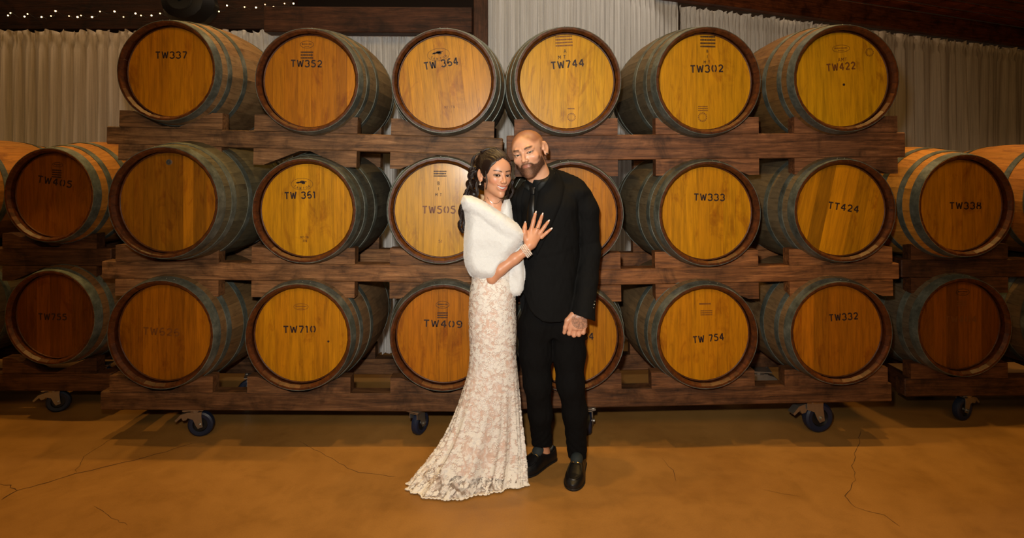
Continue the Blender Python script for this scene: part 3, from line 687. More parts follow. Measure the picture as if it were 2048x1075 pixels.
# ------------------------------------------------------------------ implicit modelling kit
def V3(*a): return np.array(a, dtype=np.float64)
def PN(px, py, Y): return np.array(P(px, py, Y))
def smin(a, b, k):
    h = np.clip(0.5+0.5*(b-a)/k, 0, 1); return b*(1-h)+a*h-k*h*(1-h)
def smax(a, b, k): return -smin(-a, -b, k)
def ell(p, c, r):
    q = (p-np.asarray(c))/np.asarray(r); k0 = np.sqrt((q*q).sum(1))+1e-9; q2 = q/np.asarray(r); k1 = np.sqrt((q2*q2).sum(1))+1e-9
    return k0*(k0-1)/k1
def sph(p, c, r): return np.sqrt(((p-np.asarray(c))**2).sum(1))-r
def cone(p, a, b, r1, r2):
    a = np.asarray(a, float); b = np.asarray(b, float); ba = b-a; L2 = ba@ba+1e-12
    t = np.clip(((p-a)@ba)/L2, 0, 1); return np.sqrt(((p-a-t[:, None]*ba)**2).sum(1))-(r1+(r2-r1)*t)
def chain(p, pts, rs, k=0.01):
    d = None
    for i in range(len(pts)-1):
        e = cone(p, pts[i], pts[i+1], rs[i], rs[i+1]); d = e if d is None else smin(d, e, k)
    return d
def rbox(p, c, h, r, R=None):
    q = p-np.asarray(c)
    if R is not None: q = q@R
    q = np.abs(q)-np.asarray(h)+r
    return np.sqrt((np.maximum(q, 0)**2).sum(1))+np.minimum(q.max(1), 0)-r
def cub(x, xs, ys):
    """smooth (monotone-ish) interpolation"""
    xs = np.asarray(xs, float); ys = np.asarray(ys, float); m = np.gradient(ys, xs)
    i = np.clip(np.searchsorted(xs, x)-1, 0, len(xs)-2); h = xs[i+1]-xs[i]; t = np.clip((x-xs[i])/h, 0, 1)
    return (2*t**3-3*t**2+1)*ys[i]+(t**3-2*t**2+t)*h*m[i]+(-2*t**3+3*t**2)*ys[i+1]+(t**3-t**2)*h*m[i+1]
def loft(p, secs, n=2.3):
    """secs rows (z, cx, cy, rx, ry) in rising z"""
    s = np.asarray(secs, float); z = p[:, 2]; zc = np.clip(z, s[0, 0], s[-1, 0])
    cx, cy, rx, ry = (cub(zc, s[:, 0], s[:, i]) for i in (1, 2, 3, 4))
    q = (np.abs((p[:, 0]-cx)/rx)**n+np.abs((p[:, 1]-cy)/ry)**n)**(1/n)
    d = (q-1)*np.minimum(rx, ry); dz = np.maximum(s[0, 0]-z, z-s[-1, 0])
    return smax(d, dz, 0.012)
def poly2(px, pz, poly):
    """signed distance to a polygon"""
    n = len(poly); d = np.full(px.shape, 1e9); s = np.ones(px.shape)
    for i in range(n):
        ax, az = poly[i]; bx, bz = poly[i-1]; ex, ez = bx-ax, bz-az; wx, wz = px-ax, pz-az
        t = np.clip((wx*ex+wz*ez)/(ex*ex+ez*ez+1e-12), 0, 1); dx, dz = wx-ex*t, wz-ez*t; d = np.minimum(d, dx*dx+dz*dz)
        c1 = pz >= az; c2 = pz < bz; c3 = ex*wz > ez*wx
        al = (c1 & c2 & c3) | (~c1 & ~c2 & ~c3); s = np.where(al, -s, s)
    return s*np.sqrt(d)
def pillow(p, poly, Y, T, w, yfun=None):
    """poly in photo pixels at depth Y; rounded slab of half thickness T"""
    x = p[:, 0]*Y/p[:, 1]; z = CAMZ+(p[:, 2]-CAMZ)*Y/p[:, 1]
    q = [((a-CX)*Y/F, CAMZ-(b-HOR)*Y/F) for a, b in poly]
    d = poly2(x, z, q); yc = Y if yfun is None else yfun(x, z)
    din = np.clip(-d/w, 0, 1); th = T*np.sqrt(1-(1-din)**2+1e-9)
    return np.where(d > 0, np.sqrt(d**2+np.maximum(np.abs(p[:, 1]-yc), 0)**2), np.maximum(np.abs(p[:, 1]-yc)-th, -w))*0.8
def nz(p, f, seed=0):
    q = p*f+seed*1.7
    a = np.sin(q[:, 0]*1.0+1.3*np.sin(q[:, 1]*1.1+.5))*np.sin(q[:, 1]*1.07+1.1*np.sin(q[:, 2]*.93+1.9))*np.sin(q[:, 2]*1.13+1.7*np.sin(q[:, 0]*.87))
    return a
def fbm(p, f, o=3, seed=0): return sum(nz(p, f*2.03**i, seed+i*3.1)*.55**i for i in range(o))
def surf(f, lo, hi, h, proj=2):
    lo = np.asarray(lo, float); hi = np.asarray(hi, float); B = 6
    n = (np.ceil((hi-lo)/(h*B)).astype(int))
    cc = [lo[i]+(np.arange(n[i])+.5)*h*B for i in range(3)]
    G = np.stack(np.meshgrid(*cc, indexing='ij'), -1).reshape(-1, 3); dc = f(G).reshape(n)
    D = np.repeat(np.repeat(np.repeat(dc, B, 0), B, 1), B, 2)
    idx = np.argwhere(np.abs(dc) < h*B*1.9)
    o = np.stack(np.meshgrid(*[np.arange(B)]*3, indexing='ij'), -1).reshape(-1, 3)
    for s in range(0, len(idx), 2500):
        ii = (idx[s:s+2500, None, :]*B+o[None]).reshape(-1, 3); D[ii[:, 0], ii[:, 1], ii[:, 2]] = f(lo+(ii+.5)*h)
    D[0] = np.maximum(D[0], h); D[-1] = np.maximum(D[-1], h); D[:, 0] = np.maximum(D[:, 0], h); D[:, -1] = np.maximum(D[:, -1], h)
    D[:, :, 0] = np.maximum(D[:, :, 0], h); D[:, :, -1] = np.maximum(D[:, :, -1], h)
    ins = D < 0; N = D.shape
    cs = [(a, b, c) for a in (0, 1) for b in (0, 1) for c in (0, 1)]
    sl = lambda A, a, b, c: A[a:N[0]-1+a, b:N[1]-1+b, c:N[2]-1+c]
    cnt = sum(sl(ins, *c).astype(np.int8) for c in cs); act = (cnt > 0) & (cnt < 8)
    cell = np.argwhere(act); vid = np.full(act.shape, -1, np.int64); vid[act] = np.arange(len(cell))
    acc = np.zeros((len(cell), 3)); w = np.zeros(len(cell))
    for a in cs:
        for ax in range(3):
            if a[ax]: continue
            b = list(a); b[ax] = 1
            da = D[cell[:, 0]+a[0], cell[:, 1]+a[1], cell[:, 2]+a[2]]; db = D[cell[:, 0]+b[0], cell[:, 1]+b[1], cell[:, 2]+b[2]]
            m = (da < 0) != (db < 0); t = np.where(m, da/(da-db+1e-30), 0)
            q = np.tile(np.array(a, float), (len(cell), 1)); q[:, ax] += t
            acc += q*m[:, None]; w += m
    vt = lo+(cell+acc/w[:, None]+.5)*h
    fs = []
    for ax in range(3):
        u, v = (ax+1) % 3, (ax+2) % 3
        A = [slice(None)]*3; Bq = [slice(None)]*3; A[ax] = slice(0, -1); Bq[ax] = slice(1, None)
        ch = ins[tuple(A)] != ins[tuple(Bq)]; e = np.argwhere(ch)
        e = e[(e[:, u] > 0) & (e[:, v] > 0) & (e[:, u] < N[u]-1) & (e[:, v] < N[v]-1)]
        flip = ins[e[:, 0], e[:, 1], e[:, 2]]
        q = []
        for du, dv in ((1, 1), (0, 1), (0, 0), (1, 0)):
            c = e.copy(); c[:, u] -= du; c[:, v] -= dv; q.append(vid[c[:, 0], c[:, 1], c[:, 2]])
        q = np.stack(q, 1); q[~flip] = q[~flip][:, ::-1]; fs.append(q[(q >= 0).all(1)])
    fs = np.concatenate(fs)
    e = h*.4
    for _ in range(proj):
        d0 = f(vt); gr = np.stack([(f(vt+np.eye(3)[i]*e)-f(vt-np.eye(3)[i]*e))/(2*e) for i in range(3)], 1)
        g2 = (gr**2).sum(1)+1e-6; st = gr*(d0/g2)[:, None]; ln = np.sqrt((st**2).sum(1))+1e-12
        vt = vt-st*np.minimum(1, h*.5/ln)[:, None]
    return vt, fs
def np_mesh(name, vt, fs, mats, cols=None, matidx=None, smooth=True):
    me = bpy.data.meshes.new(name); nv, nf = len(vt), len(fs)
    me.vertices.add(nv); me.vertices.foreach_set('co', np.asarray(vt, np.float32).ravel())
    k = fs.shape[1]; me.loops.add(nf*k); me.loops.foreach_set('vertex_index', np.asarray(fs, np.int32).ravel())
    me.polygons.add(nf); me.polygons.foreach_set('loop_start', np.arange(0, nf*k, k, dtype=np.int32)); me.polygons.foreach_set('loop_total', np.full(nf, k, np.int32))
    for m in (mats if isinstance(mats, (list, tuple)) else [mats]): me.materials.append(m)
    if smooth: me.polygons.foreach_set('use_smooth', np.ones(nf, bool))
    me.update(calc_edges=True); me.validate()
    if cols is not None:
        ca = me.color_attributes.new('Col', 'FLOAT_COLOR', 'POINT'); c4 = np.ones((nv, 4), np.float32); c4[:, :3] = cols; ca.data.foreach_set('color', c4.ravel())
    return me
def merge(parts):
    vs = []; fs = []; n = 0
    for v, f in parts: vs.append(v); fs.append(f+n); n += len(v)
    return np.concatenate(vs), np.concatenate(fs)
def march(f, px, py, Y0=2.3, Y1=3.4):
    """first hit of the view ray through photo pixels with the solid"""
    px = np.asarray(px, float); py = np.asarray(py, float)
    Yv = np.full(px.shape, Y0); d_ = np.stack([(px-CX)/F, np.ones_like(px), -(py-HOR)/F], 1); o = V3(0, 0, CAMZ)
    for _ in range(70): Yv = np.clip(Yv+np.clip(f(o+d_*Yv[:, None])*.6, -.02, .05), Y0, Y1)
    return o+d_*Yv[:, None]
def strip(f, A, B, n=24, m=5, off=.004, th=.003, bulge=0.0):
    """thin cloth strip laid on the solid f between two pixel polylines"""
    def rs(L, n):
        L = np.asarray(L, float); s = np.r_[0, np.cumsum(np.hypot(*np.diff(L, axis=0).T))]; t = np.linspace(0, s[-1], n)
        return np.stack([np.interp(t, s, L[:, 0]), np.interp(t, s, L[:, 1])], 1)
    a, b = rs(A, n), rs(B, n); t = np.linspace(0, 1, m); q = (a[:, None]*(1-t)[None, :, None]+b[:, None]*t[None, :, None]).reshape(-1, 2)
    w = march(f, q[:, 0], q[:, 1]); d = w-V3(0, 0, CAMZ); d /= np.linalg.norm(d, axis=1)[:, None]
    bl = np.tile(np.sin(np.pi*t)*bulge, n)
    top = w-d*(off+bl)[:, None]; bot = w-d*(off-th)
    vs = np.concatenate([top, bot]); K = n*m; fs = []
    for i in range(n-1):
        for j in range(m-1):
            q_ = (i*m+j, i*m+j+1, (i+1)*m+j+1, (i+1)*m+j); fs.append(q_); fs.append(tuple(K+x for x in reversed(q_)))
    for i in range(n-1):
        fs.append((i*m, (i+1)*m, K+(i+1)*m, K+i*m)); fs.append(((i+1)*m-1, K+(i+1)*m-1, K+(i+2)*m-1, (i+2)*m-1))
    for j in range(m-1):
        fs.append((j, K+j, K+j+1, j+1)); r = (n-1)*m; fs.append((r+j, r+j+1, K+r+j+1, K+r+j))
    return vs, np.array(fs)
def ss(a, b, x): t = np.clip((x-a)/(b-a), 0, 1); return t*t*(3-2*t)
def frame(yaw, pitch, roll):
    """image yaw>0 = looks to image right, pitch>0 = looks down, roll>0 = top leans to image left"""
    M = Matrix.Rotation(math.radians(-roll), 3, 'Y') @ Matrix.Rotation(math.radians(yaw), 3, 'Z') @ Matrix.Rotation(math.radians(pitch), 3, 'X')
    return np.array(M)
# ------------------------------------------------------------------ people: materials
def mat_vcol(name, rough=.5, spec=.4, sss=0.0, bump=0.0, bs=400, coat=0.0, sheen=0.0):
    t = NT(name); a = t.n('ShaderNodeAttribute', attribute_name='Col'); t.set(base=a.outputs['Color'], rough=rough, spec=spec, coat=coat, coatr=.3, sheen=sheen)
    if sss:
        t.b.inputs['Subsurface Weight'].default_value = sss; t.b.inputs['Subsurface Radius'].default_value = (.012, .004, .002); t.b.inputs['Subsurface Scale'].default_value = .5
    if bump: t.bump(t.noise(t.coords((1, 1, 1)), bs, 3, .6), bump, .001)
    return t.m
M_SKIN = mat_vcol('skin', .42, .45, .12, .08, 500)
M_SUIT = mat_plain('black_wool', rgb(15, 15, 15), .85, 0, .15, .25, 700)
M_TROU = mat_plain('black_trouser_wool', rgb(13, 12, 12), .9, 0, .12, .2, 700)
M_SHIRT = mat_plain('black_cotton', rgb(22, 25, 25), .6, 0, .3, .1, 400)
M_SATIN = mat_plain('black_satin', rgb(20, 21, 22), .42, 0, .35)
M_LEATH = mat_plain('black_leather', rgb(14, 14, 16), .42, 0, .5, .3, 120)
M_SUEDE = mat_plain('grey_suede', rgb(36, 43, 44), .75, 0, .3)
M_GOLD = mat_plain('gold_metal', rgb(214, 180, 110), .2, .95)
M_SILV = mat_plain('silver_metal', rgb(220, 222, 226), .15, .95)
M_EYEW = mat_plain('eye_white', rgb(196, 182, 172), .2)
M_IRIS_B = mat_plain('brown_iris', rgb(54, 30, 16), .1, bs=900); M_IRIS_G = mat_plain('hazel_iris', rgb(62, 58, 48), .1, bs=900)
M_PUP = mat_plain('pupil', rgb(6, 5, 5), .06)
M_TEETH = mat_plain('teeth', rgb(244, 240, 232), .2)
M_HAIR = mat_plain('dark_brown_hair', rgb(32, 19, 14), .42, 0, .5, .15, 900)
M_BEARD = mat_vcol('beard_hair', .6, .3)
M_PEARL = mat_plain('pearl', rgb(240, 226, 212), .18, 0, .6, coat=.6)
M_NAIL = mat_plain('white_nail', rgb(240, 222, 214), .15, 0, .6)

def eye_open(x, z, w, h, cz=0): return np.sqrt((x/w)**2+((z-cz)/h)**2)
def head_sdf(q, male, smile=0.0):
    """q: local head space (m), -y forward, eye level z=0"""
    x, y, z = q[:, 0], q[:, 1], q[:, 2]; ax = np.abs(x); m = q.copy(); m[:, 0] = ax
    jw = 1.0 if male else .80
    d = ell(q, (0, .018, .030 if male else .034), (.0765, .097, .074 if male else .088))
    d = smin(d, ell(q, (0, -.022, .014 if male else .018), (.0665, .070, .072 if male else .078)), .02)
    d = smin(d, ell(q, (0, -.030, -.040), (.0600*(.90 if male else .86), .060, .062)), .025)
    d = smin(d, ell(m, (.034 if male else .0304, -.014, -.062), (.0235 if male else .0208, .038, .029)), .025)     # jaw angle
    d = smin(d, ell(q, (0, -.048, -.088), (.034*jw, .036, .026)), .022)
    d = smin(d, ell(q, (0, -.074, -.102), (.018*(1 if male else .82), .014, .014)), .018)   # chin
    d = smin(d, ell(m, (.040, -.062, -.026), (.023, .020, .017)) if male else ell(m, (.0365, -.058, -.022), (.0205, .019, .018)), .018)            # cheekbone
    if smile: d = smin(d, ell(m, (.030, -.067, -.036), (.011, .009, .010)), .016)
    if male: d = smin(d, chain(m, [(.008, -.0885, .020), (.030, -.086, .0215), (.047, -.072, .014)], [.006, .0065, .005]), .012)
    d = smax(d, -ell(m, (.032, -.098, .001), (.019, .015, .0125)), .012)
    # lids
    lid = sph(m, (.0315, -.0752, 0), .0140); d = smin(d, lid, .004)
    # nose
    nw = 1.0 if male else .84
    nose = cone(q, (0, -.0855, .010), (0, -.104, -.022), .0070*nw, .0085*nw)
    nose = smin(nose, ell(q, (0, -.1060, -.030), (.0100*nw, .0098, .0088)), .006)
    nose = smin(nose, ell(m, (.0115*nw, -.0975, -.0335), (.0068, .0095, .0068)), .005)
    d = smin(d, nose, .009)
    d = smax(d, -ell(m, (.0062*nw, -.1035, -.0405), (.0034, .0052, .0034)), .002)
    # mouth
    mw = .0235 if male else .029
    zc = (-.0590-.0045*smile)+(.004+.010*smile)*(ax/mw)**2*smile
    lipf = -.0885+.0045*(ax/mw)**2*1.6
    fu = (.0054 if not male else .0040); 
    up = np.sqrt(((y-lipf)/.0062)**2+((z-(zc+.0052+.0022*smile))/fu)**2+(ax/mw)**4)
    lo_ = np.sqrt(((y-lipf-.0004)/.0066)**2+((z-(zc-.0056-.0052*smile))/(fu*1.15))**2+(ax/(mw*.92))**4)
    d = smin(d, (up-1)*.0042, .0035); d = smin(d, (lo_-1)*.0045, .0035)
    d = smin(d, ell(q, (0, -.078, -.064), (.024, .014, .016)), .012)
    if smile:
        cut = np.sqrt((ax/(mw*.86))**2+((z-zc+.0010)/(.0066))**2+((y-lipf-.002)/.014)**2); d = smax(d, -(cut-1)*.006, .0015)
    else:
        pass
    d = smax(d, -cone(q, (0, -.098, -.043), (0, -.096, -.049), .0018, .0022), .003)
    # eye openings
    al = eye_open(ax-.0315, z-(ax-.0315)*.10, .0148 if male else .0150, .0040 if male else .0060)
    cut = np.maximum((al-1)*.0055, y+.070); d = smax(d, -cut, .0005)
    # ears
    er = np.array(Matrix.Rotation(math.radians(-22), 3, 'Z')); c = m-V3(.0800, .014, -.004); c = c@np.array(Matrix.Rotation(math.radians(-28), 3, 'Z'))
    e = ell(c, (0, .004, .003), (.0080, .0200, .031)); e = smin(e, ell(c, (0, .0, -.025), (.0075, .0120, .0115)), .008)
    e = smax(e, -ell(c, (.0095, .005, .004), (.0062, .0125, .019)), .004); e = smin(e, ell(c, (.002, -.0120, -.004), (.004, .005, .006)), .004)
    d = smin(d, e, .006)
    return d
def neck_sdf(q, male):
    r = .062 if male else .047
    return r
def eyes(parent, c, R, s, iris, gaze, male=True):
    """gaze: unit world vector each eye looks along"""
    for sx in (-1, 1):
        w = c+s*(R@V3(.0315*sx, -.0752, 0)); mb = MB(); r = .0122*s
        g_ = Vector(gaze).normalized(); M = Matrix.Translation(Vector(w)) @ g_.to_track_quat('Z', 'Y').to_matrix().to_4x4()
        mb.ball((0, 0, 0), r, 20, 14)
        mb.v = [tuple(M @ Vector(v)) for v in mb.v]
        n0 = len(mb.v); 
        def disc(rad, lift, mi):
            pr = [(math.sqrt(max(r*r-a*a, 0))+lift, a) for a in (rad, rad*.66, rad*.33, .00001)]
            mb.lathe(pr, 20, 'z', mi, M=M)
        disc(.0066*s, .0003, 1); disc(.0032*s, .0006, 2)
        o = obj('eye', mb.mesh('eye', [M_EYEW, iris, M_PUP], True), None); adopt(o, parent)
def spikes(pts, nrm, L, w, lean, seed, droop=0.0):
    """short tapering hairs, one triangle each"""
    r = np.random.RandomState(seed); n = len(pts); d = nrm+lean+r.normal(0, .35, (n, 3)); d /= np.linalg.norm(d, axis=1)[:, None]
    t = np.cross(d, r.normal(0, 1, (n, 3))); t /= np.linalg.norm(t, axis=1)[:, None]
    l = (L*r.uniform(.6, 1.2, n))[:, None]
    v = np.stack([pts-t*w, pts+t*w, pts+d*l], 1).reshape(-1, 3); return v, np.arange(3*n).reshape(-1, 3)
def grads(f, p, e=.001):
    g_ = np.stack([f(p+np.eye(3)[i]*e)-f(p-np.eye(3)[i]*e) for i in range(3)], 1); return g_/(np.linalg.norm(g_, axis=1)[:, None]+1e-9)
def to_loc(p, c, R, s): return (p-c)@R/s

# ================================================================== the man
man = empty('person', (P(1110, 0, 2.97).x, 2.97, 0), 'man in a black suit, shirt and tie with shaved head and dark trimmed beard', 'person')
def adopt(o, root): o.parent = root; o.matrix_parent_inverse = root.matrix_world.inverted() if False else Matrix.Translation(-Vector(root.location)); return o
def pobj(name, me, root): o = bpy.data.objects.new(name, me); COL.objects.link(o); return adopt(o, root)
# ---- head
mHc = PN(1057, 303, 2.945); mHR = frame(-20, 4, 15); mHs = 1.075
def m_head(p):
    q = to_loc(p, mHc, mHR, mHs); d = head_sdf(q, True)*mHs
    return d
mN0 = mHc+mHs*(mHR@V3(0, .022, -.055)); mN1 = PN(1090, 385, 3.01)
def man_skin(p):
    d = m_head(p); d = smin(d, cone(p, mN0, mN1, .060, .068), .022)
    q = to_loc(p, mHc, mHR, mHs); 
    return d
vh, fh = surf(man_skin, mHc-V3(.16, .17, .24), mHc+V3(.20, .20, .165), .0022)
def man_cols(v):
    q = to_loc(v, mHc, mHR, mHs); x, y, z = q.T; ax = np.abs(x); n = len(v)
    base = np.tile(np.array(rgb(216, 164, 132)), (n, 1))
    base *= (1+.05*fbm(q, 90, 2))[:, None]
    red = ss(.03, .0, np.hypot(ax-.042, z+.03))*(y < -.03); base = base*(1-red[:, None]*np.array([.02, .12, .14]))
    # shaved scalp stubble
    hl = .066+.012*np.cos(ax*60)-ss(.035, .065, ax)*.02
    st = ss(hl-.010, hl+.012, z)*1.0; st = np.maximum(st, ss(.028, .062, y)*ss(-.05, .0, z)*.9)
    st = np.maximum(st, ss(-.035, -.012, y)*ss(.0, .025, z)*.7)*(1-(ax > .083))
    base = base*(1-(.60*st)[:, None]*np.array([.9, 1, 1.05]))
    # brows
    bz = .0205+.004*np.sin(np.clip((ax-.012)/.038, 0, 1)*2.4); br = ss(.0058, .0028, np.abs(z-bz)+.0012*nz(q, 700))*ss(.010, .015, ax)*ss(.054, .044, ax)*(y < -.05)
    base = base*(1-br[:, None]*.82)+np.array(rgb(48, 30, 20))*br[:, None]*.3
    # eye line shading of lashes
    al = eye_open(ax-.0315, z-(ax-.0315)*.10, .0148, .0040); ln = ss(.42, .08, np.abs(al-1))*(y < -.05)*(z > -.002); base = base*(1-.7*ln[:, None])
    # lips, with the shade of the closed mouth line painted in
    lp = ss(1.15, .85, np.sqrt((ax/.0225)**2+((z+.0592)/.0088)**2))*(y < -.06); ml = ss(.0013, .0004, np.abs(z+.0592))*ss(.0225, .019, ax)*(y < -.06); base = base*(1-lp[:, None])+np.array(rgb(178, 116, 96))*lp[:, None]; base = base*(1-.35*ml[:, None])
    # beard shadow
    return np.clip(base, 0, 1)
def beard_line(ax): return np.interp(ax, [0, .012, .024, .034, .046, .056, .064, .070, .09], [-.0440, -.0435, -.048, -.060, -.060, -.050, -.028, .004, .006])
def beard_mask(q):
    x, y, z = q.T; ax = np.abs(x)
    d = (z-beard_line(ax))*.8                                        # below cheek line -> negative
    d = np.maximum(d, -(z+.128)*.8); d = np.maximum(d, y+np.interp(z, [-.07, -.045, -.02, .02], [-.012, .006, .010, .018]))     # not on nape
    d = np.maximum(d, -(z+np.interp(y, [-.085, -.015], [.132, .080]))*.7)
    lip = (np.sqrt((ax/.0215)**2+((z+.0592)/.0078)**2)-1)*.008
    d = np.where(y < -.05, smax(d, -lip, .003), d)
    d = np.maximum(d, -(ss(-.128, -.10, z)*.05+.0)) if False else d
    return d
hc = man_cols(vh)
q_ = to_loc(vh, mHc, mHR, mHs); bmk = ss(.006, -.004, beard_mask(q_))
hc = hc*(1-bmk[:, None]*.72)
# ---- hand hanging at the thigh
Yh = 2.90; HP = lambda x, y, dy=0: PN(x, y, Yh+dy)
def man_hand(p):
    d = cone(p, HP(1160, 612, .03), HP(1157, 632, .01), .033, .034)
    pl = cone(p, HP(1144, 636), HP(1143, 652), .016, .0165); pl = smin(pl, cone(p, HP(1152, 634, -.004), HP(1151, 655, -.006), .019, .017), .012)
    pl = smin(pl, cone(p, HP(1161, 634, -.004), HP(1161, 655, -.006), .019, .016), .012); pl = smin(pl, cone(p, HP(1168, 634, .003), HP(1169, 651, .0), .016, .015), .012)
    d = smin(d, pl, .015)
    for (a, b, r) in (((1142.5, 651), (1138.5, 666), .0125), ((1151, 655), (1148, 669.5), .0128), ((1160.5, 655.5), (1157.5, 668.5), .0122), ((1169, 651), (1166.5, 664.5), .011)):
        f_ = chain(p, [HP(*a, -.004), HP(*b, -.004), HP(b[0]+1.5, b[1]-1, .024), HP(b[0]+2, b[1]-10, .030)], [r, r*.93, r*.85, r*.75], .006)
        d = smin(d, f_, .0035)
    th = chain(p, [HP(1146, 630, .0), HP(1135, 641, -.004), HP(1131, 654, -.006), HP(1128.5, 664.5, -.002)], [.019, .0145, .0118, .0095], .006)
    return smin(d, th, .005)
vm, fm = surf(man_hand, HP(1105, 690, -.07), HP(1195, 600, .09), .0019)
def hand_cols(v):
    px = v[:, 0]/v[:, 1]*F+CX; py = HOR-(v[:, 2]-CAMZ)/v[:, 1]*F; n = len(v)
    b = np.tile(np.array(rgb(206, 152, 122)), (n, 1))*(1+.05*fbm(v, 120, 2))[:, None]
    tx, ty = 1161.0, 640.5; dx, dy = (px-tx)/17.0, (py-ty)/16.0; r = np.hypot(dx, dy); a = np.arctan2(dy, dx)
    front = v[:, 1] < Yh+.006
    ink = np.maximum.reduce([ss(.07, .02, np.abs(r-1.0)), ss(.06, .02, np.abs(r-.84)), ss(.05, .01, np.abs(r-.55)), ss(.06, .01, np.abs(r-.22)),
                             (np.abs(np.sin(a*4+.4)) > .78)*(r < .84)*(r > .2)*.9, (np.abs(np.sin(a*11)) > .8)*(r > .84)*(r < 1)*.8, (r < .84)*.45])
    ink = ink*front*(py < 662)
    wr = ss(640, 622, py)*ss(.2, .6, np.abs(nz(v, 260)))*.5*(px < 1150)
    ink = np.maximum(ink, wr); return b*(1-ink[:, None]*np.array([.55, .5, .45]))
mc = hand_cols(vm)
# ---- body under the clothes (coarse, joined to the same mesh) and bare ankles
AKL = [((1085, 880, 3.03), (1087, 905, 3.03)), ((1154, 895, 2.99), (1154, 918, 2.98))]
def man_core(p):
    d = loft(p, [(.95, .21, 3.0, .12, .08), (1.15, .21, 3.0, .11, .075), (1.35, .19, 3.0, .14, .08), (1.46, .18, 3.0, .12, .07)])
    d = smin(d, cone(p, PN(1090, 400, 3.02), PN(1088, 360, 2.99), .06, .055), .03)
    d = smin(d, chain(p, [PN(1165, 392, 3.0), PN(1183, 500, 3.03), PN(1160, 615, 2.935)], [.045, .036, .028]), .02)
    d = smin(d, chain(p, [PN(1070, 640, 2.99), PN(1078, 770, 2.96), PN(1085, 885, 3.03), PN(1088, 912, 3.05)], [.06, .045, .034, .036]), .03)
    d = smin(d, chain(p, [PN(1138, 640, 2.99), PN(1145, 780, 2.97), PN(1154, 900, 2.99), PN(1155, 925, 2.99)], [.06, .045, .034, .036]), .03)
    return smin(d, chain(p, [PN(1075, 625, 3.01), PN(1130, 625, 3.01)], [.06, .06]), .03)
vb, fb_ = surf(man_core, (-.1, 2.8, .03), (.6, 3.2, 1.56), .009)
vall, fall = merge([(vh, fh), (vm, fm), (vb, fb_)])
call = np.concatenate([hc, mc, np.tile(np.array(rgb(200, 142, 108)), (len(vb), 1))])
m_body = pobj('body', np_mesh('body', vall, fall, M_SKIN, call), man)
eyes(man, mHc, mHR, mHs, M_IRIS_G, (0.0-mHc[0]+.02, -mHc[1], CAMZ-mHc[2]))
# ---- beard
def beard(p):
    q = to_loc(p, mHc, mHR, mHs); hd = man_skin(p); t = .0022+.0042*ss(-.07, -.10, q[:, 2])+.0012*fbm(p, 420, 2)
    edge = ss(0, -.012, beard_mask(q)); return smax(hd-t*edge, beard_mask(q)*mHs, .001)
vbd, fbd = surf(beard, mHc-V3(.10, .15, .16), mHc+V3(.13, .08, .05), .0022, 1)
rs_ = np.random.RandomState(5)
def beard_cols(v):
    q = to_loc(v, mHc, mHR, mHs); k = (.75+.45*rs_.rand(len(v)))[:, None]; gy = ss(-.03, -.07, q[:, 1])[:, None]*ss(.03, .0, np.abs(q[:, 0]))[:, None]
    c = np.array(rgb(84, 56, 40))*(1-gy)+np.array(rgb(138, 98, 74))*gy; return c*k
sel = rs_.choice(len(vbd), 5200); ps = vbd[sel]; nb = grads(man_skin, ps)
keep = beard_mask(to_loc(ps, mHc, mHR, mHs)) < .002; ps, nb = ps[keep], nb[keep]
sv, sf = spikes(ps, nb, .0050, .00045, np.array([0, 0, -1.0])+0*nb, 3)
bo = pobj('beard', np_mesh('beard', vbd, fbd, M_BEARD, beard_cols(vbd)), man)
q = obj('beard_hairs', np_mesh('beard_hairs', sv, sf, M_BEARD, np.repeat(beard_cols(ps), 3, 0), smooth=False), bo); q['kind'] = 'stuff'
# earring
mb = MB(); ec = mHc+mHs*(mHR@V3(.0855, .003, -.0335)); mb.ball(Vector(ec), .0052, 12, 8); pobj('ear_plug', mb.mesh('ear_plug', M_LEATH, True), man)
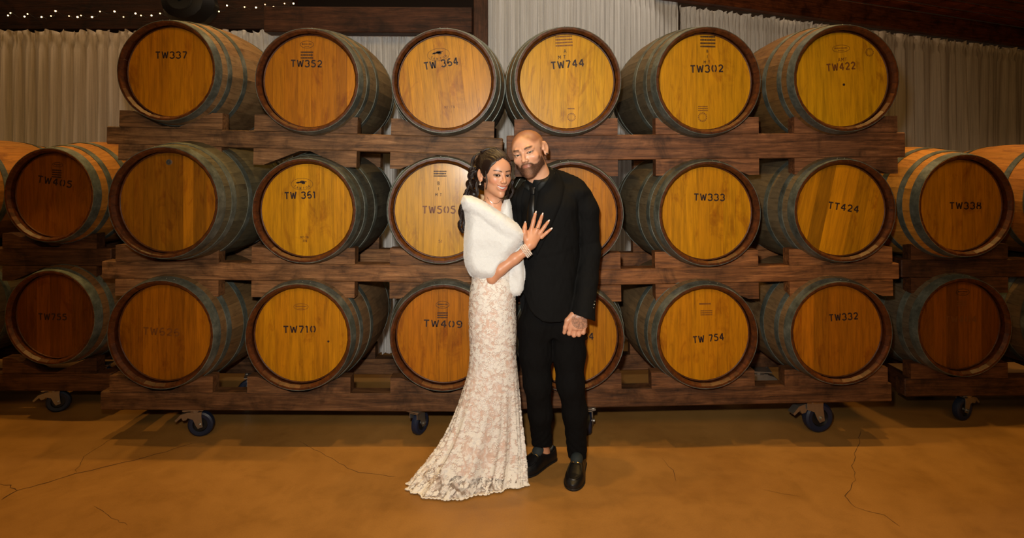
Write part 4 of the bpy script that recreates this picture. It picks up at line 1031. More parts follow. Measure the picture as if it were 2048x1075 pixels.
# ---- jacket
JS = [(.750, 1096, 50, .122), (.90, 1095, 57, .124), (1.0, 1097, 58, .120), (1.15, 1099, 58, .118), (1.25, 1100, 58, .124), (1.33, 1100, 58, .13), (1.40, 1101, 58, .125), (1.45, 1100, 52, .108), (1.49, 1096, 38, .088), (1.53, 1092, 22, .07), (1.555, 1090, 16, .06)]
YJ = 3.0; JL = [(z, (c-CX)*YJ/F, YJ+(.01 if z > 1.4 else 0), w*YJ/F, d_) for z, c, w, d_ in JS]
ARM = [PN(1158, 392, 3.0), PN(1173, 420, 3.005), PN(1179, 500, 3.015), PN(1174, 560, 2.965), PN(1163.5, 655, 2.900)]
def wr(p, amp, f=30, seed=0): return amp*fbm(p, f, 3, seed)
def jacket(p):
    d = loft(p, JL, 2.25)
    d = smin(d, ell(p, PN(1150, 385, 3.0), (.078, .075, .050)), .035)
    d = smin(d, chain(p, [PN(1106, 352, 3.02), PN(1155, 372, 3.01)], [.045, .042]), .03)
    d = smin(d, chain(p, [PN(1062, 378, 2.99), PN(1040, 400, 3.0)], [.050, .055]), .03)
    a = chain(p, ARM, [.064, .064, .058, .058, .0660], .02)
    px = p[:, 0]/p[:, 1]*F+CX; py = HOR-(p[:, 2]-CAMZ)/p[:, 1]*F
    a = smax(a, (py-(624+(px-1137)*.34))/F*2.9, .004); d = smin(d, a, .012)
    a2 = chain(p, [PN(1042, 400, 3.02), PN(1030, 470, 3.07), PN(1000, 540, 3.08)], [.058, .052, .045], .02); d = smin(d, a2, .015)
    # cut-away front hem
    px = p[:, 0]/p[:, 1]*F+CX; py = HOR-(p[:, 2]-CAMZ)/p[:, 1]*F
    hem = np.interp(px, [1030, 1049, 1060, 1070, 1085, 1100, 1150, 1200], [560, 590, 618, 632, 642, 645, 642, 660])
    d = np.where((p[:, 1] < 3.0) & (px < 1134), smax(d, (py-hem)/F*3, .004), d)
    # neck opening
    d = smax(d, -cone(p, PN(1086, 330, 2.97), PN(1090, 392, 3.0), .072, .058), .006)
    d = smax(d, -ell(p, PN(1070, 385, 2.865), (.035, .03, .10)), .012)
    # fold lines
    d = d+.0035*fbm(p*np.array([1, 1, .6]), 26, 3, 4)+.004*np.exp(-((p[:, 2]-(CAMZ-(505-HOR)*3/F)-.25*(p[:, 0]-.2))/.012)**2)*.4
    return d
vj, fj = surf(jacket, (-.12, 2.78, .70), (.62, 3.2, 1.62), .0045)
jk = pobj('jacket', np_mesh('jacket', vj, fj, M_SUIT), man)
def shirt(p):
    d = smin(cone(p, PN(1085, 349, 2.972), PN(1089, 392, 2.99), .066, .072), ell(p, PN(1076, 440, 2.985), (.07, .10, .17)), .02)
    q = to_loc(p, mHc, mHR, mHs)
    d = smax(d, -(cone(p, mN0, mN1, .0625, .067)), .003)
    # collar top plane slopes down to the front
    n = V3(-.10, -.62, .78); n /= np.linalg.norm(n); d = smax(d, (p-PN(1080, 357, 2.93))@n, .003)
    d = smax(d, -cone(p, PN(1062, 352, 2.87), PN(1066, 366, 2.87), .022, .010), .004)
    return d
vs_, fs_ = surf(shirt, (.0, 2.78, 1.2), (.32, 3.12, 1.60), .003)
pobj('shirt', np_mesh('shirt', vs_, fs_, M_SHIRT), man)
def upper(p): return np.minimum(jacket(p), shirt(p))
st1 = [strip(upper, [(1097, 333), (1090, 350), (1080, 372), (1073, 400), (1068, 440), (1067, 480), (1072, 508)], [(1108, 334), (1122, 350), (1130, 372), (1122, 408), (1106, 446), (1090, 480), (1074, 510)], 30, 8, .0065, .006, .004)]
lap = pobj('lapel', np_mesh('lapel', *st1[0], M_SATIN if False else M_SUIT), man)
st2 = strip(upper, [(1056, 362), (1049, 375), (1044, 395), (1042, 430), (1044, 470)], [(1046, 362), (1036, 378), (1031, 400), (1033, 430), (1040, 472)], 20, 6, .0065, .006, .003)
pobj('lapel', np_mesh('lapel', *st2, M_SUIT), man)
pobj('collar_leaf', np_mesh('collar_leaf', *strip(upper, [(1095, 345), (1086, 357), (1074, 370)], [(1100, 354), (1090, 372), (1076, 384)], 14, 5, .010, .006, .003), M_SHIRT), man)
pobj('collar_leaf', np_mesh('collar_leaf', *strip(upper, [(1045, 358), (1052, 364), (1060, 371)], [(1043, 366), (1049, 376), (1058, 383)], 12, 4, .010, .006, .003), M_SHIRT), man)
tie = pobj('tie', np_mesh('tie', *strip(upper, [(1061, 386), (1056, 410), (1052, 440), (1051, 470), (1055, 500)], [(1070, 386), (1070, 410), (1069, 440), (1068, 470), (1068, 500)], 24, 7, .011, .007, .006), M_SATIN), man)
pobj('tie_knot', np_mesh('tie_knot', *strip(upper, [(1058, 373), (1061, 388)], [(1072, 373), (1069.5, 388)], 8, 7, .017, .012, .006), M_SATIN), man)
pobj('pocket_welt', np_mesh('pocket_welt', *strip(upper, [(1090, 428), (1104, 416)], [(1089, 425.5), (1103, 413.5)], 10, 3, .004, .004), M_SATIN), man)
for (x_, y_) in ((1191, 602), (1189.7, 608.5), (1188.4, 615)):
    w_ = march(jacket, [x_-1.2], [y_])[0]; mb = MB(); mb.ball(Vector(w_), .0032, 10, 6); pobj('cuff_button', mb.mesh('cuff_button', M_SILV, True), man)
w_ = march(man_hand, [1167], [628])[0]; mb = MB(); mb.ball(Vector(w_)+Vector((0, -.001, 0)), .004, 10, 6, sc=(1.5, .7, .8)); pobj('watch_clasp', mb.mesh('watch_clasp', M_SILV, True), man)
# ---- trousers
def trousers(p):
    L = chain(p, [PN(1071, 655, 3.0), PN(1071, 705, 2.985), PN(1075, 765, 2.965), PN(1080, 825, 2.985), PN(1083.5, 884, 3.03)], [.095, .083, .071, .060, .0535], .03)
    R_ = chain(p, [PN(1136, 655, 3.0), PN(1138, 705, 2.985), PN(1140.5, 765, 2.95), PN(1150, 825, 2.965), PN(1154, 905, 2.985)], [.092, .084, .070, .062, .0515], .03)
    d = smin(L, R_, .008); d = smin(d, loft(p, [(.70, .205, 3.01, .158, .085), (.82, .20, 3.01, .140, .088), (.95, .20, 3.01, .12, .085)]), .03)
    d = d+.0035*fbm(p*np.array([1, 1, .55]), 32, 3, 9)+.0012*np.sin(p[:, 2]*150+8*np.sin(p[:, 0]*20))*ss(.30, .12, p[:, 2])
    lim = np.where(p[:, 0] < PN(1117, 0, 3.0)[0], PN(0, 894, 3.0)[2]+.10*(.19-p[:, 0])*0, PN(0, 913, 2.97)[2])
    # hems slope with the instep
    lim = np.where(p[:, 0] < PN(1117, 0, 3.0)[0], .106+(p[:, 0]-.16)*-.0+(3.03-p[:, 1])*.10, .062+(2.98-p[:, 1])*.10)
    return smax(d, lim-p[:, 2], .002)
vt_, ft_ = surf(trousers, (-.03, 2.82, .02), (.48, 3.16, 1.08), .0055)
pobj('trousers', np_mesh('trousers', vt_, ft_, M_TROU), man)
# ---- shoes
def shoe(heel, toe, name_root, cover):
    heel = np.array(heel); toe = np.array(toe); d_ = toe-heel; L = np.linalg.norm(d_); u = np.array([d_[0]/L, d_[1]/L, 0]); w = np.array([-u[1], u[0], 0]); o = np.array([heel[0], heel[1], 0])
    R = np.stack([u, w, V3(0, 0, 1)], 1)
    def loc(p): return (p-o)@R
    hw = lambda t: np.interp(t, [0, .12, .35, .55, .70, 1.0], [.033, .034, .036, .044, .050, .047])*np.sqrt(np.clip(1-np.clip((t-.66)/.345, 0, 1)**2.6, .0, 1))*np.sqrt(np.clip(1-np.clip((.11-t)/.115, 0, 1)**2.4, 0, 1))+.0005
    ht = lambda t: np.interp(t, [0, .05, .2, .35, .5, .62, .78, .92, 1.0], [.060, .074, .066, .064, .074, .064, .046, .036, .020])
    def upper_(p):
        q = loc(p); t = q[:, 0]/L; W_ = hw(t); H_ = ht(t); z = (q[:, 2]-.010)/H_
        k = (np.abs(q[:, 1]/W_)**2.6+np.abs(np.maximum(z, 0))**2.4)**(1/2.5); d = (k-1)*.03
        d = smax(d, .006-q[:, 2], .003); d = np.maximum(d, np.maximum(-q[:, 0], q[:, 0]-L))
        d = smax(d, -ell(q, (.225*L, 0, .085), (.235*L, .030, .052)), .004)
        d = d-.0022*ss(.003, .0, np.abs(np.hypot((t-.70)/.22, q[:, 1]/.036)-1)*.03)*(t > .52)          # moccasin seam
        return d
    lo = np.minimum(heel, toe)-.07; hi = np.maximum(heel, toe)+.07
    v, f_ = surf(upper_, (lo[0], lo[1], -.01), (hi[0], hi[1], .12), .0028); so = obj(name_root, np_mesh('shoe', v, f_, M_LEATH)); 
    adopt(so, man)
    def sole(p):
        q = loc(p); t = q[:, 0]/L; W_ = hw(t)+.0035; d = np.maximum((np.abs(q[:, 1])-W_), np.maximum(q[:, 2]-.010, .0005-q[:, 2])); return np.maximum(d, np.maximum(-q[:, 0]-.002, q[:, 0]-L-.003))
    v, f_ = surf(sole, (lo[0], lo[1], -.01), (hi[0], hi[1], .03), .003); obj('sole', np_mesh('sole', v, f_, M_HUB), so)
    # apron tongue standing up in front of the ankle and the metal bit
    def tongue(p):
        q = loc(p); c = q-V3(.47*L, 0, .079); Rr = np.array(Matrix.Rotation(math.radians(38), 3, 'Y')); c = c@Rr
        k = ell(c, (0, 0, 0), (.034, .031, .030)); return smax(np.abs(k)-.0022, -(c[:, 2]-.004), .002)
    v, f_ = surf(tongue, (lo[0], lo[1], .03), (hi[0], hi[1], .14), .0022); obj('tongue', np_mesh('tongue', v, f_, M_SUEDE), so)
    mb = MB(); M4 = Matrix(((u[0], w[0], 0, o[0]), (u[1], w[1], 0, o[1]), (0, 0, 1, 0), (0, 0, 0, 1)))
    z0 = .083; mb.tube([M4 @ Vector((.575*L, -.026, .073)), M4 @ Vector((.58*L, -.012, .081)), M4 @ Vector((.58*L, .012, .081)), M4 @ Vector((.575*L, .026, .073))], .0018, 8)
    for s_ in (-.012, .012):
        ring = [M4 @ Vector((.58*L+.008*math.cos(a*.7854), s_+.007*math.sin(a*.7854), .083)) for a in range(9)]; mb.tube(ring, .0013, 6)
    obj('metal_bit', mb.mesh('metal_bit', M_GOLD, True), so)
    return so
shoe((.232, 3.095), (.030, 2.885), 'shoe', 0) if False else None
shoe((.232, 3.095, 0), (.035, 2.895, 0), 'shoe', 0)
shoe((.372, 3.055, 0), (.294, 2.775, 0), 'shoe', 0)
# ================================================================== the woman
wom = empty('person', (P(985, 0, 2.88).x, 2.88, 0), 'smiling woman in a white lace gown and fur stole, dark hair in an updo', 'person')
wHc = PN(991.5, 349, 2.865); wHR = frame(28, 2, -2); wHs = .955
def w_head(p): return head_sdf(to_loc(p, wHc, wHR, wHs), False, 1.0)*wHs
wN0 = wHc+wHs*(wHR@V3(0, .024, -.060)); wN1 = PN(988, 420, 2.90)
YB = 2.83
HPt = lambda x, y, Y=YB: PN(x, y, Y)
ELB = PN(984, 557, 2.812); WRI = PN(1052, 501, 2.805)
def w_torso(p):
    d = loft(p, [(1.02, PN(985, 0, 2.9)[0], 2.90, .10, .085), (1.12, PN(985, 0, 2.9)[0], 2.90, .095, .08), (1.25, PN(976, 0, 2.9)[0], 2.89, .095, .085), (1.34, PN(978, 0, 2.9)[0], 2.90, .10, .07), (1.375, PN(986, 0, 2.9)[0], 2.905, .085, .055)])
    d = smin(d, chain(p, [PN(957, 420, 2.90), PN(999, 432, 2.93)], [.045, .030]), .04)
    d = smin(d, chain(p, [PN(988, 405, 2.885), PN(960, 415, 2.86)], [.014, .012]), .02)   # collar bone
    return d
def w_skin(p):
    d = smin(w_head(p), cone(p, wN0, wN1, .0470, .050), .020); d = smin(d, w_torso(p), .03)
    d = smax(d, -sph(p, PN(992, 410, 2.835), .010), .01)
    return d
vh, fh = surf(w_skin, wHc-V3(.16, .16, .30), wHc+V3(.16, .17, .15), .0021)
def w_arm(p):
    d = chain(p, [PN(950, 425, 2.89), PN(953, 500, 2.875), ELB], [.044, .037, .0265], .02)
    return smin(d, chain(p, [ELB, PN(1000, 539, 2.795), PN(1030, 517, 2.80), WRI], [.0265, .0285, .0255, .0215], .015), .01)
va, fa = surf(w_arm, (-.30, 2.70, .92), (.12, 2.97, 1.44), .0045)
def w_hand(p):
    d = cone(p, PN(1046, 505, 2.805), PN(1058, 492, 2.81), .0250, .0225)
    d = smin(d, cone(p, PN(1057, 489, 2.812), PN(1054, 466, 2.825), .021, .015), .012)
    d = smin(d, cone(p, PN(1060, 488, 2.812), PN(1063, 459, 2.825), .020, .0135), .012)
    d = smin(d, cone(p, PN(1063, 488, 2.812), PN(1073, 461, 2.825), .019, .0130), .012)
    d = smin(d, cone(p, PN(1066, 488, 2.814), PN(1080, 469, 2.828), .018, .0120), .012)
    fl_ = [([(1063, 458), (1067, 442), (1070.5, 428)], [.0118, .0102, .0078]), ([(1074, 459), (1079.5, 444), (1084, 431)], [.0115, .0098, .0076]),
           ([(1080, 466), (1089, 453), (1096, 443.5)], [.0110, .0094, .0073]), ([(1083, 474), (1093, 465), (1101, 458.5)], [.0102, .0086, .0066])]
    for pts, rs2 in fl_: d = smin(d, chain(p, [PN(x, y, 2.824+.006*math.sin(i*1.5)) for i, (x, y) in enumerate(pts)], rs2, .004), .0035)
    d = smin(d, chain(p, [PN(1054, 482, 2.815), PN(1049, 466, 2.81), PN(1049.5, 455, 2.812), PN(1050.5, 447.5, 2.815)], [.017, .0125, .0102, .0080], .006), .004)
    # tendons
    return d
vd, fd = surf(w_hand, (.02, 2.76, 1.13), (.24, 2.87, 1.40), .0018)
def w_cols(v):
    q = to_loc(v, wHc, wHR, wHs); x, y, z = q.T; ax = np.abs(x); n = len(v)
    b = np.tile(np.array(rgb(206, 152, 120)), (n, 1))*(1+.02*fbm(q, 60, 2))[:, None]
    ch = ss(.030, .005, np.hypot(ax-.045, (z+.030)*1.2))*(y < -.02); b = b*(1-ch[:, None]*np.array([.02, .16, .18]))
    bz = .0200+.0055*np.sin(np.clip((ax-.010)/.042, 0, 1)*2.3); br = ss(.0042, .0020, np.abs(z-bz)*(1+.25*(ax-.01)/.04))*ss(.008, .012, ax)*ss(.054, .046, ax)*(y < -.04)
    b = b*(1-br[:, None]*.94)
    al = eye_open(ax-.0315, z-(ax-.0315)*.10, .0150, .0064); ln = ss(.35, .05, np.abs(al-1))*(y < -.05); up_ = np.where(z > -.001, .92, .5); b = b*(1-(up_*ln)[:, None])
    sh = ss(1.0, .3, np.sqrt(((ax-.033)/.021)**2+((z-.008)/.0085)**2))*(y < -.05); b = b*(1-.38*sh[:, None])
    mw = .029; zc = -.0635+.014*(ax/mw)**2; lp = ss(1.2, .9, np.sqrt((ax/.0275)**2+((z-zc+.0015)/.0122)**2))*(y < -.06)
    b = b*(1-lp[:, None])+np.array(rgb(184, 108, 92))*lp[:, None]
    inn = ss(-.0835, -.078, y)*ss(1.0, .8, np.sqrt((ax/.026)**2+((z-zc)/.010)**2)); b = b*(1-.8*inn[:, None])
    return np.clip(b, 0, 1)
hcw = w_cols(vh); ac = np.tile(np.array(rgb(202, 144, 110)), (len(va), 1)); dc_ = np.tile(np.array(rgb(202, 144, 110)), (len(vd), 1))*(1+.05*fbm(vd, 110, 2))[:, None]
def w_core(p):
    d = loft(p, [(.05, -.1, 2.90, .07, .05), (.5, -.1, 2.90, .08, .06), (.85, -.1, 2.9, .10, .08), (1.0, -.1, 2.9, .09, .075), (1.12, -.1, 2.90, .09, .07)]); return d
vc, fc = surf(w_core, (-.3, 2.7, .0), (.1, 3.1, 1.2), .012)
va2, fa2 = merge([(vh, fh), (va, fa), (vd, fd), (vc, fc)]); cc2 = np.concatenate([hcw, ac, dc_, np.tile(np.array(rgb(202, 144, 110)), (len(vc), 1))])
w_body = pobj('body', np_mesh('body', va2, fa2, M_SKIN, cc2), wom)
eyes(wom, wHc, wHR, wHs, M_IRIS_B, (-wHc[0]+.06, -wHc[1], CAMZ-wHc[2]-.02), False)
# teeth: a curved row
mb = MB()
for i in range(-4, 5):
    a = i*.0054; y = -.0835+.0045*(a/.029)**2*1.6+.0012; z = -.0622+.0125*(a/.029)**2
    bmx = bmesh.new(); bmesh.ops.create_cube(bmx, size=1); bmesh.ops.bevel(bmx, geom=bmx.edges[:], offset=.08, segments=1, affect='EDGES')
    mb.bm(bmx, 0, Matrix.Translation((a, y, z-.0012)) @ Matrix.Rotation(a*12, 4, 'Z') @ Matrix.Diagonal((.0055, .004, .0100-.12*abs(a), 1)))
T4 = Matrix.Translation(Vector(wHc)) @ Matrix([list(r_)+[0] for r_ in wHR.tolist()]+[[0, 0, 0, 1]]) @ Matrix.Scale(wHs, 4)
mb.v = [tuple(T4 @ Vector(v)) for v in mb.v]; pobj('teeth', mb.mesh('teeth', M_TEETH, True), wom)
def wl(*a): return T4 @ Vector(a)
# lashes
for sx in (-1, 1):
    mb = MB(); pts = [wl(sx*.0315+.0150*math.cos(t)*sx, -.0885+.004*math.cos(t)**2, .0064*math.sin(t)+.0015*math.cos(t)) for t in np.linspace(.0, math.pi, 12)]
    mb.tube([p+Vector((0, -.0012, .0)) for p in pts], [.0006]+[.0011]*10+[.0004], 6); pobj('eyelashes', mb.mesh('eyelashes', M_HAIR, True), wom)
# ---- hair
def hair_cap(p):
    q = to_loc(p, wHc, wHR, wHs); x, y, z = q.T
    d = ell(q, (0, .024, .038), (.0865, .105, .1000)); d = smin(d, ell(q, (0, -.010, .022), (.0770, .078, .0905)), .02)
    d = smin(d, ell(q, (-.012, .045, .100), (.058, .058, .042)), .03)
    d = smin(d, ell(q, (-.02, .105, .030), (.062, .050, .070)), .03); d = smin(d, ell(q, (-.02, .10, -.04), (.055, .045, .055)), .03)
    d = smin(d, ell(q, (.070, .020, -.055), (.020, .045, .060)), .015)
    # opening for the face: parted curtain shape
    xw = np.interp(z, [-.14, -.08, 0, .04, .07, .092], [.075, .080, .0735, .060, .038, .0])
    op = np.maximum((np.abs(x-.004)-xw)*.8, y+.012+ss(-.02, -.1, z)*-.01); op = np.maximum(op, z-.092)
    d = smax(d, -op, .010)
    earc = ell(q, (-.080, .010, -.012), (.022, .026, .033)); d = smax(d, -earc, .006)
    d = (d-.0008*np.sin(520*(x*.8+y*.35)+2*np.sin(z*60)))*wHs*.9
    for (a_, b_, r_) in ((946, 342, .026), (941, 368, .026), (948, 388, .022), (931, 388, .014)): d = smin(d, sph(p, PN(a_, b_, 2.90), r_), .02)
    return d
vhr, fhr = surf(hair_cap, wHc-V3(.16, .15, .17), wHc+V3(.15, .20, .17), .0024, 1)
hair = pobj('hair', np_mesh('hair', vhr, fhr, M_HAIR), wom)
def lock(pts, r0, turns, hr, n, seed, taper=.3):
    """bundle of n strands winding round a guide line"""
    rr = random.Random(seed); pts = [Vector(p) for p in pts]; out = []
    K = max(14, int(turns*14)); L = [0]
    for a, b in zip(pts, pts[1:]): L.append(L[-1]+(b-a).length)
    def at(t):
        s = t*L[-1]
        for i in range(len(pts)-1):
            if s <= L[i+1] or i == len(pts)-2:
                f_ = (s-L[i])/(L[i+1]-L[i]+1e-9); return pts[i].lerp(pts[i+1], f_)
    gd = [at(i/K) for i in range(K+1)]
    for _ in range(3): gd = [gd[0]]+[(gd[i-1]+gd[i]*2+gd[i+1])/4 for i in range(1, K)]+[gd[-1]]
    mb = MB()
    n = int(n*2.6)
    for k in range(n):
        ph = 2*math.pi*k/n*.42+rr.uniform(-.2, .2); off = rr.uniform(.55, 1.0); q = []
        sp_ = Vector((rr.uniform(-1, 1), rr.uniform(-1, 1), rr.uniform(-1, 1)))*r0*1.15
        for i, c in enumerate(gd):
            t = i/K; T = (gd[min(i+1, K)]-gd[max(i-1, 0)]).normalized(); n1 = T.cross(Vector((0, 1, .2))).normalized(); n2 = T.cross(n1)
            a = ph+turns*2*math.pi*t; R_ = hr*off*(1-.35*t); q.append(c+n1*math.cos(a)*R_+n2*math.sin(a)*R_+sp_*(1-.4*t))
        mb.tube(q, [r0*.62*(1 if i < K*.6 else 1-(1-taper)*(i/K-.6)/.4)*(.6 if i == 0 else 1) for i in range(K+1)], 6)
    return mb
HL = lambda x, y, Y=2.86: P(x, y, Y)
# swept strands over the crown
r9 = random.Random(9)
mb = MB()
def cap_pt(th, ph, rad=1.0):
    return th, ph
for k in range(520):
    side = r9.choice((-1, 1)) if k > 170 else -1
    z0 = r9.uniform(-.02, .088); x0 = side*float(np.interp(z0, [-.08, 0, .04, .07, .092], [.076, .072, .058, .038, .004])); y0 = -.075+.9*max(0, abs(x0)-.02)
    tgt = (r9.uniform(-.05, .03), .11+r9.uniform(-.02, .02), r9.uniform(-.02, .09)); q = []
    K = 12
    for i in range(K+1):
        t = i/K; x = x0+(tgt[0]-x0)*t+side*.030*math.sin(math.pi*t)*(1 if abs(x0) > .03 else .3); y = y0+(tgt[1]-y0)*t; z = z0+(tgt[2]-z0)*t+.045*math.sin(math.pi*t)*(z0 > .0)
        q.append((x, y, z))
    W_ = wHc+np.array(q)@wHR.T*wHs
    for _ in range(8):
        dd = hair_cap(W_)-.0004; gn = grads(hair_cap, W_, .002); W_ = W_-gn*(dd*.8)[:, None]
    for _ in range(2): W_[1:-1] = (W_[:-2]+2*W_[1:-1]+W_[2:])/4
    mb.tube([Vector(w) for w in W_], [.0004]+[.0012+r9.uniform(-.0003, .0004)]*(K-1)+[.0005], 4)
h2 = obj('swept_strands', mb.mesh('strands', M_HAIR, True), hair); h2['kind'] = 'stuff'
LK = [([HL(968, 306, 2.90), HL(950, 312, 2.87), HL(941, 332, 2.86), HL(944, 356, 2.87)], .0035, 1.2, .010, 9),
      ([HL(962, 304), HL(975, 295, 2.86), HL(992, 297, 2.85), HL(1002, 306, 2.85)], .0035, .8, .006, 9),
      ([HL(950, 335), HL(938, 355, 2.86), HL(942, 372, 2.85), HL(952, 385, 2.86)], .0038, 1.5, .011, 9),
      ([HL(945, 350), HL(935, 372, 2.87), HL(930, 392, 2.87), HL(938, 398, 2.87)], .0036, 1.5, .009, 9),
      ([HL(955, 360), HL(955, 385, 2.84), HL(948, 402, 2.86)], .0040, 1.0, .008, 9),
      ([HL(938, 380, 2.93), HL(926, 405, 2.93), HL(921, 430, 2.92), HL(919, 448, 2.92), HL(925, 466, 2.92)], .0044, 2.6, .014, 10),
      ([HL(945, 380, 2.94), HL(930, 410, 2.94), HL(926, 440, 2.93), HL(928, 460, 2.93)], .0044, 2.2, .012, 10),
      ([HL(969, 325, 2.82), HL(972, 345, 2.80), HL(974, 362, 2.80), HL(971, 378, 2.80)], .0016, 1.0, .004, 5),
      ([HL(1018, 388, 2.9), HL(1012, 398, 2.88), HL(1007, 408, 2.87), HL(1004, 398, 2.86)], .0016, 1.0, .006, 5),
      ([HL(955, 395, 2.83), HL(962, 402, 2.825), HL(972, 404, 2.82)], .002, 1.0, .004, 5),
      ([HL(1024, 360, 2.92), HL(1026, 385, 2.92), HL(1018, 398, 2.92)], .004, 1.2, .006, 8)]
for i, (g_, r0, tu, hr, n) in enumerate(LK): obj('lock', lock(g_, r0, tu, hr, n, i).mesh('lock', M_HAIR, True), hair)
# ---- stole
POLY_A = [(927, 391), (923, 404), (929, 425), (931, 445), (928, 480), (927, 512), (931, 532), (943, 549), (963, 559), (985, 561), (1004, 551), (1017, 534), (1022, 514), (1032, 503), (1046, 487), (1047, 466), (1036, 448), (1012, 431), (985, 414), (962, 400), (943, 392)]
POLY_B = [(927, 390), (922, 403), (926, 418), (945, 432), (968, 446), (992, 466), (1012, 479), (1034, 486), (1046, 482), (1048, 466), (1036, 448), (1012, 430), (985, 413), (962, 399), (943, 391)]
POLY_C = [(1024, 500), (1046, 486), (1047, 520), (1048, 560), (1047, 578), (1040, 590), (1028, 592), (1016, 584), (1009, 565), (1010, 540), (1018, 520)]
POLY_D = [(1002, 414), (1009, 400), (1019, 398), (1023, 412), (1025, 435), (1032, 460), (1008, 446), (998, 430)]
yA = lambda x, z: 2.845+.25*(x+.10)**2*4-.03*np.cos((x+.10)*8)
def stole(p):
    a = pillow(p, POLY_A, 2.85, .105, .055, lambda x, z: 2.865-.0*x)
    b = pillow(p, POLY_B, 2.80, .055, .045, lambda x, z: 2.80+.10*ss(-.05, .08, x)*.2)
    c = pillow(p, POLY_C, 2.86, .040, .030, lambda x, z: 2.865+0*x)
    e = pillow(p, POLY_D, 2.90, .05, .03, lambda x, z: 2.875+0*x)
    d = smin(smin(a, b, .010), smin(c, e, .01), .012)
    d = smax(d, -(w_arm_low(p)-.006), .006)
    fr = .0014*fbm(p, 60, 2, 5)+.0006*fbm(p, 420, 2, 8)
    fold = .006*np.sin(26*(p[:, 2]+.75*p[:, 0])+1.5*np.sin(p[:, 0]*18))*ss(1.30, 1.2, p[:, 2])
    return d+fr+fold
def w_arm_low(p): return chain(p, [PN(1000, 575, 2.74), PN(1018, 530, 2.75), PN(1050, 500, 2.78)], [.030, .036, .036], .02) if False else chain(p, [PN(992, 556, 2.75), PN(1012, 540, 2.76), PN(1040, 512, 2.77), WRI], [.022, .030, .029, .027], .02)
vst, fst = surf(stole, (-.30, 2.66, .90), (.09, 2.99, 1.47), .0034, 1)
M_FUR = mat_plain('white_fur', rgb(232, 233, 232), .85, 0, .2, .3, 320, sheen=.4)
sto = pobj('fur_stole', np_mesh('fur_stole', vst, fst, M_FUR), wom)
r3 = np.random.RandomState(3); sel = r3.randint(0, len(vst), 70000); ps = vst[sel]; nb = grads(stole, ps, .004)
sv, sf = spikes(ps, nb, .0034, .0004, np.array([-.1, 0, -.9])+0*nb, 4); q = obj('fur_pile', np_mesh('fur_pile', sv, sf, M_FUR, smooth=False), sto); q['kind'] = 'stuff'
# ---- gown
RW = [(560, 944, 1028), (585, 940, 1030), (620, 938, 1031), (660, 938, 1032), (700, 940, 1031), (740, 937, 1034), (775, 928, 1037), (810, 917, 1039.5), (850, 902, 1042), (890, 880, 1045), (925, 853, 1046.5), (950, 830, 1047), (972, 806, 1048)]
ZS = np.array([CAMZ-(y-HOR)*2.88/F for y, _, _ in RW]); XL = np.array([(a-CX)*2.88/F for _, a, _ in RW]); XR = np.array([(b-CX)*2.88/F for _, _, b in RW])
FR = np.array([2.80, 2.785, 2.78, 2.785, 2.795, 2.80, 2.80, 2.795, 2.785, 2.76, 2.73, 2.695, 2.665]); BK = np.array([2.98, 3.0, 3.01, 3.0, 2.985, 2.985, 2.99, 2.99, 2.99, 2.98, 2.96, 2.94, 2.92])
z_o = ZS[::-1]
def gown_pt(z, th, inset=0.0):
    """point of the gown surface; th=0 image right, th=-pi/2 front"""
    zz = np.clip(z, z_o[0], z_o[-1]); xl = cub(zz, z_o, XL[::-1])+inset; xr = cub(zz, z_o, XR[::-1])-inset; fy = cub(zz, z_o, FR[::-1])+inset; by = cub(zz, z_o, BK[::-1])-inset
    low = ss(.62, .05, z); k = 1+low*(.040*np.sin(th*11+1.0)+.034*np.sin(th*19+.6+z*2)+.020*np.sin(th*31+2.2))
    k = k+ss(.20, .0, z)*.02*np.sin(th*23)
    c, s = np.cos(th), np.sin(th); rx, ry = (xr-xl)/2, (by-fy)/2
    # front bulge shifted to the left low down, the right hem stays back
    sk = low*.09*np.clip(-s, 0, 1)*np.clip(c+.25, 0, 1)
    x = (xl+xr)/2+rx*np.sign(c)*np.abs(c)**.92*k; y = (fy+by)/2+ry*s*k+sk
    return np.stack([x, y, np.maximum(z+.0*k, .004)], -1)
NTH = 260
def gown_surf(zs, inset, hem=None):
    th = np.linspace(-math.pi, math.pi, NTH, endpoint=False); G_ = []
    for z in zs:
        zz = np.full(NTH, z)
        if hem is not None: zz = np.maximum(zz, hem(th))
        G_.append(gown_pt(zz, th, inset))
    V_ = np.concatenate(G_); K = len(zs); i = np.arange(NTH); f_ = []
    for k in range(K-1): f_.append(np.stack([k*NTH+i, k*NTH+(i+1) % NTH, (k+1)*NTH+(i+1) % NTH, (k+1)*NTH+i], 1))
    return V_, np.concatenate(f_)
zs = np.concatenate([np.linspace(1.12, .4, 54), np.linspace(.39, .006, 50)])
M_NUDE = mat_plain('nude_lining', rgb(238, 204, 184), .7, 0, .2, .1, 300)
def mat_tulle():
    t = NT('lace_tulle'); v = t.coords((1, 1, 1)); n = t.noise(v, 34, 4, .6, .6); c = t.ramp(n, [(.40, rgb(230, 212, 198)), (.56, rgb(248, 244, 238))])
    t.set(base=c, rough=.8, spec=.2); tp = t.n('ShaderNodeBsdfTransparent'); mx = t.n('ShaderNodeMixShader'); n2 = t.noise(v, 30, 3, .6, 1.0)
    t.l(t.ramp(n2, [(.40, g(.22)), (.60, g(.80))]), mx.inputs[0]); t.l(tp.outputs[0], mx.inputs[1]); t.l(t.b.outputs[0], mx.inputs[2]); t.l(mx.outputs[0], t.out.inputs[0])
    return t.m
M_TULLE = mat_tulle(); M_LACE = mat_plain('white_lace', rgb(244, 238, 228), .75, 0, .25, .2, 400)
V_, f_ = gown_surf(zs, 0.0); gown = pobj('gown', np_mesh('gown', V_, f_, M_TULLE), wom)
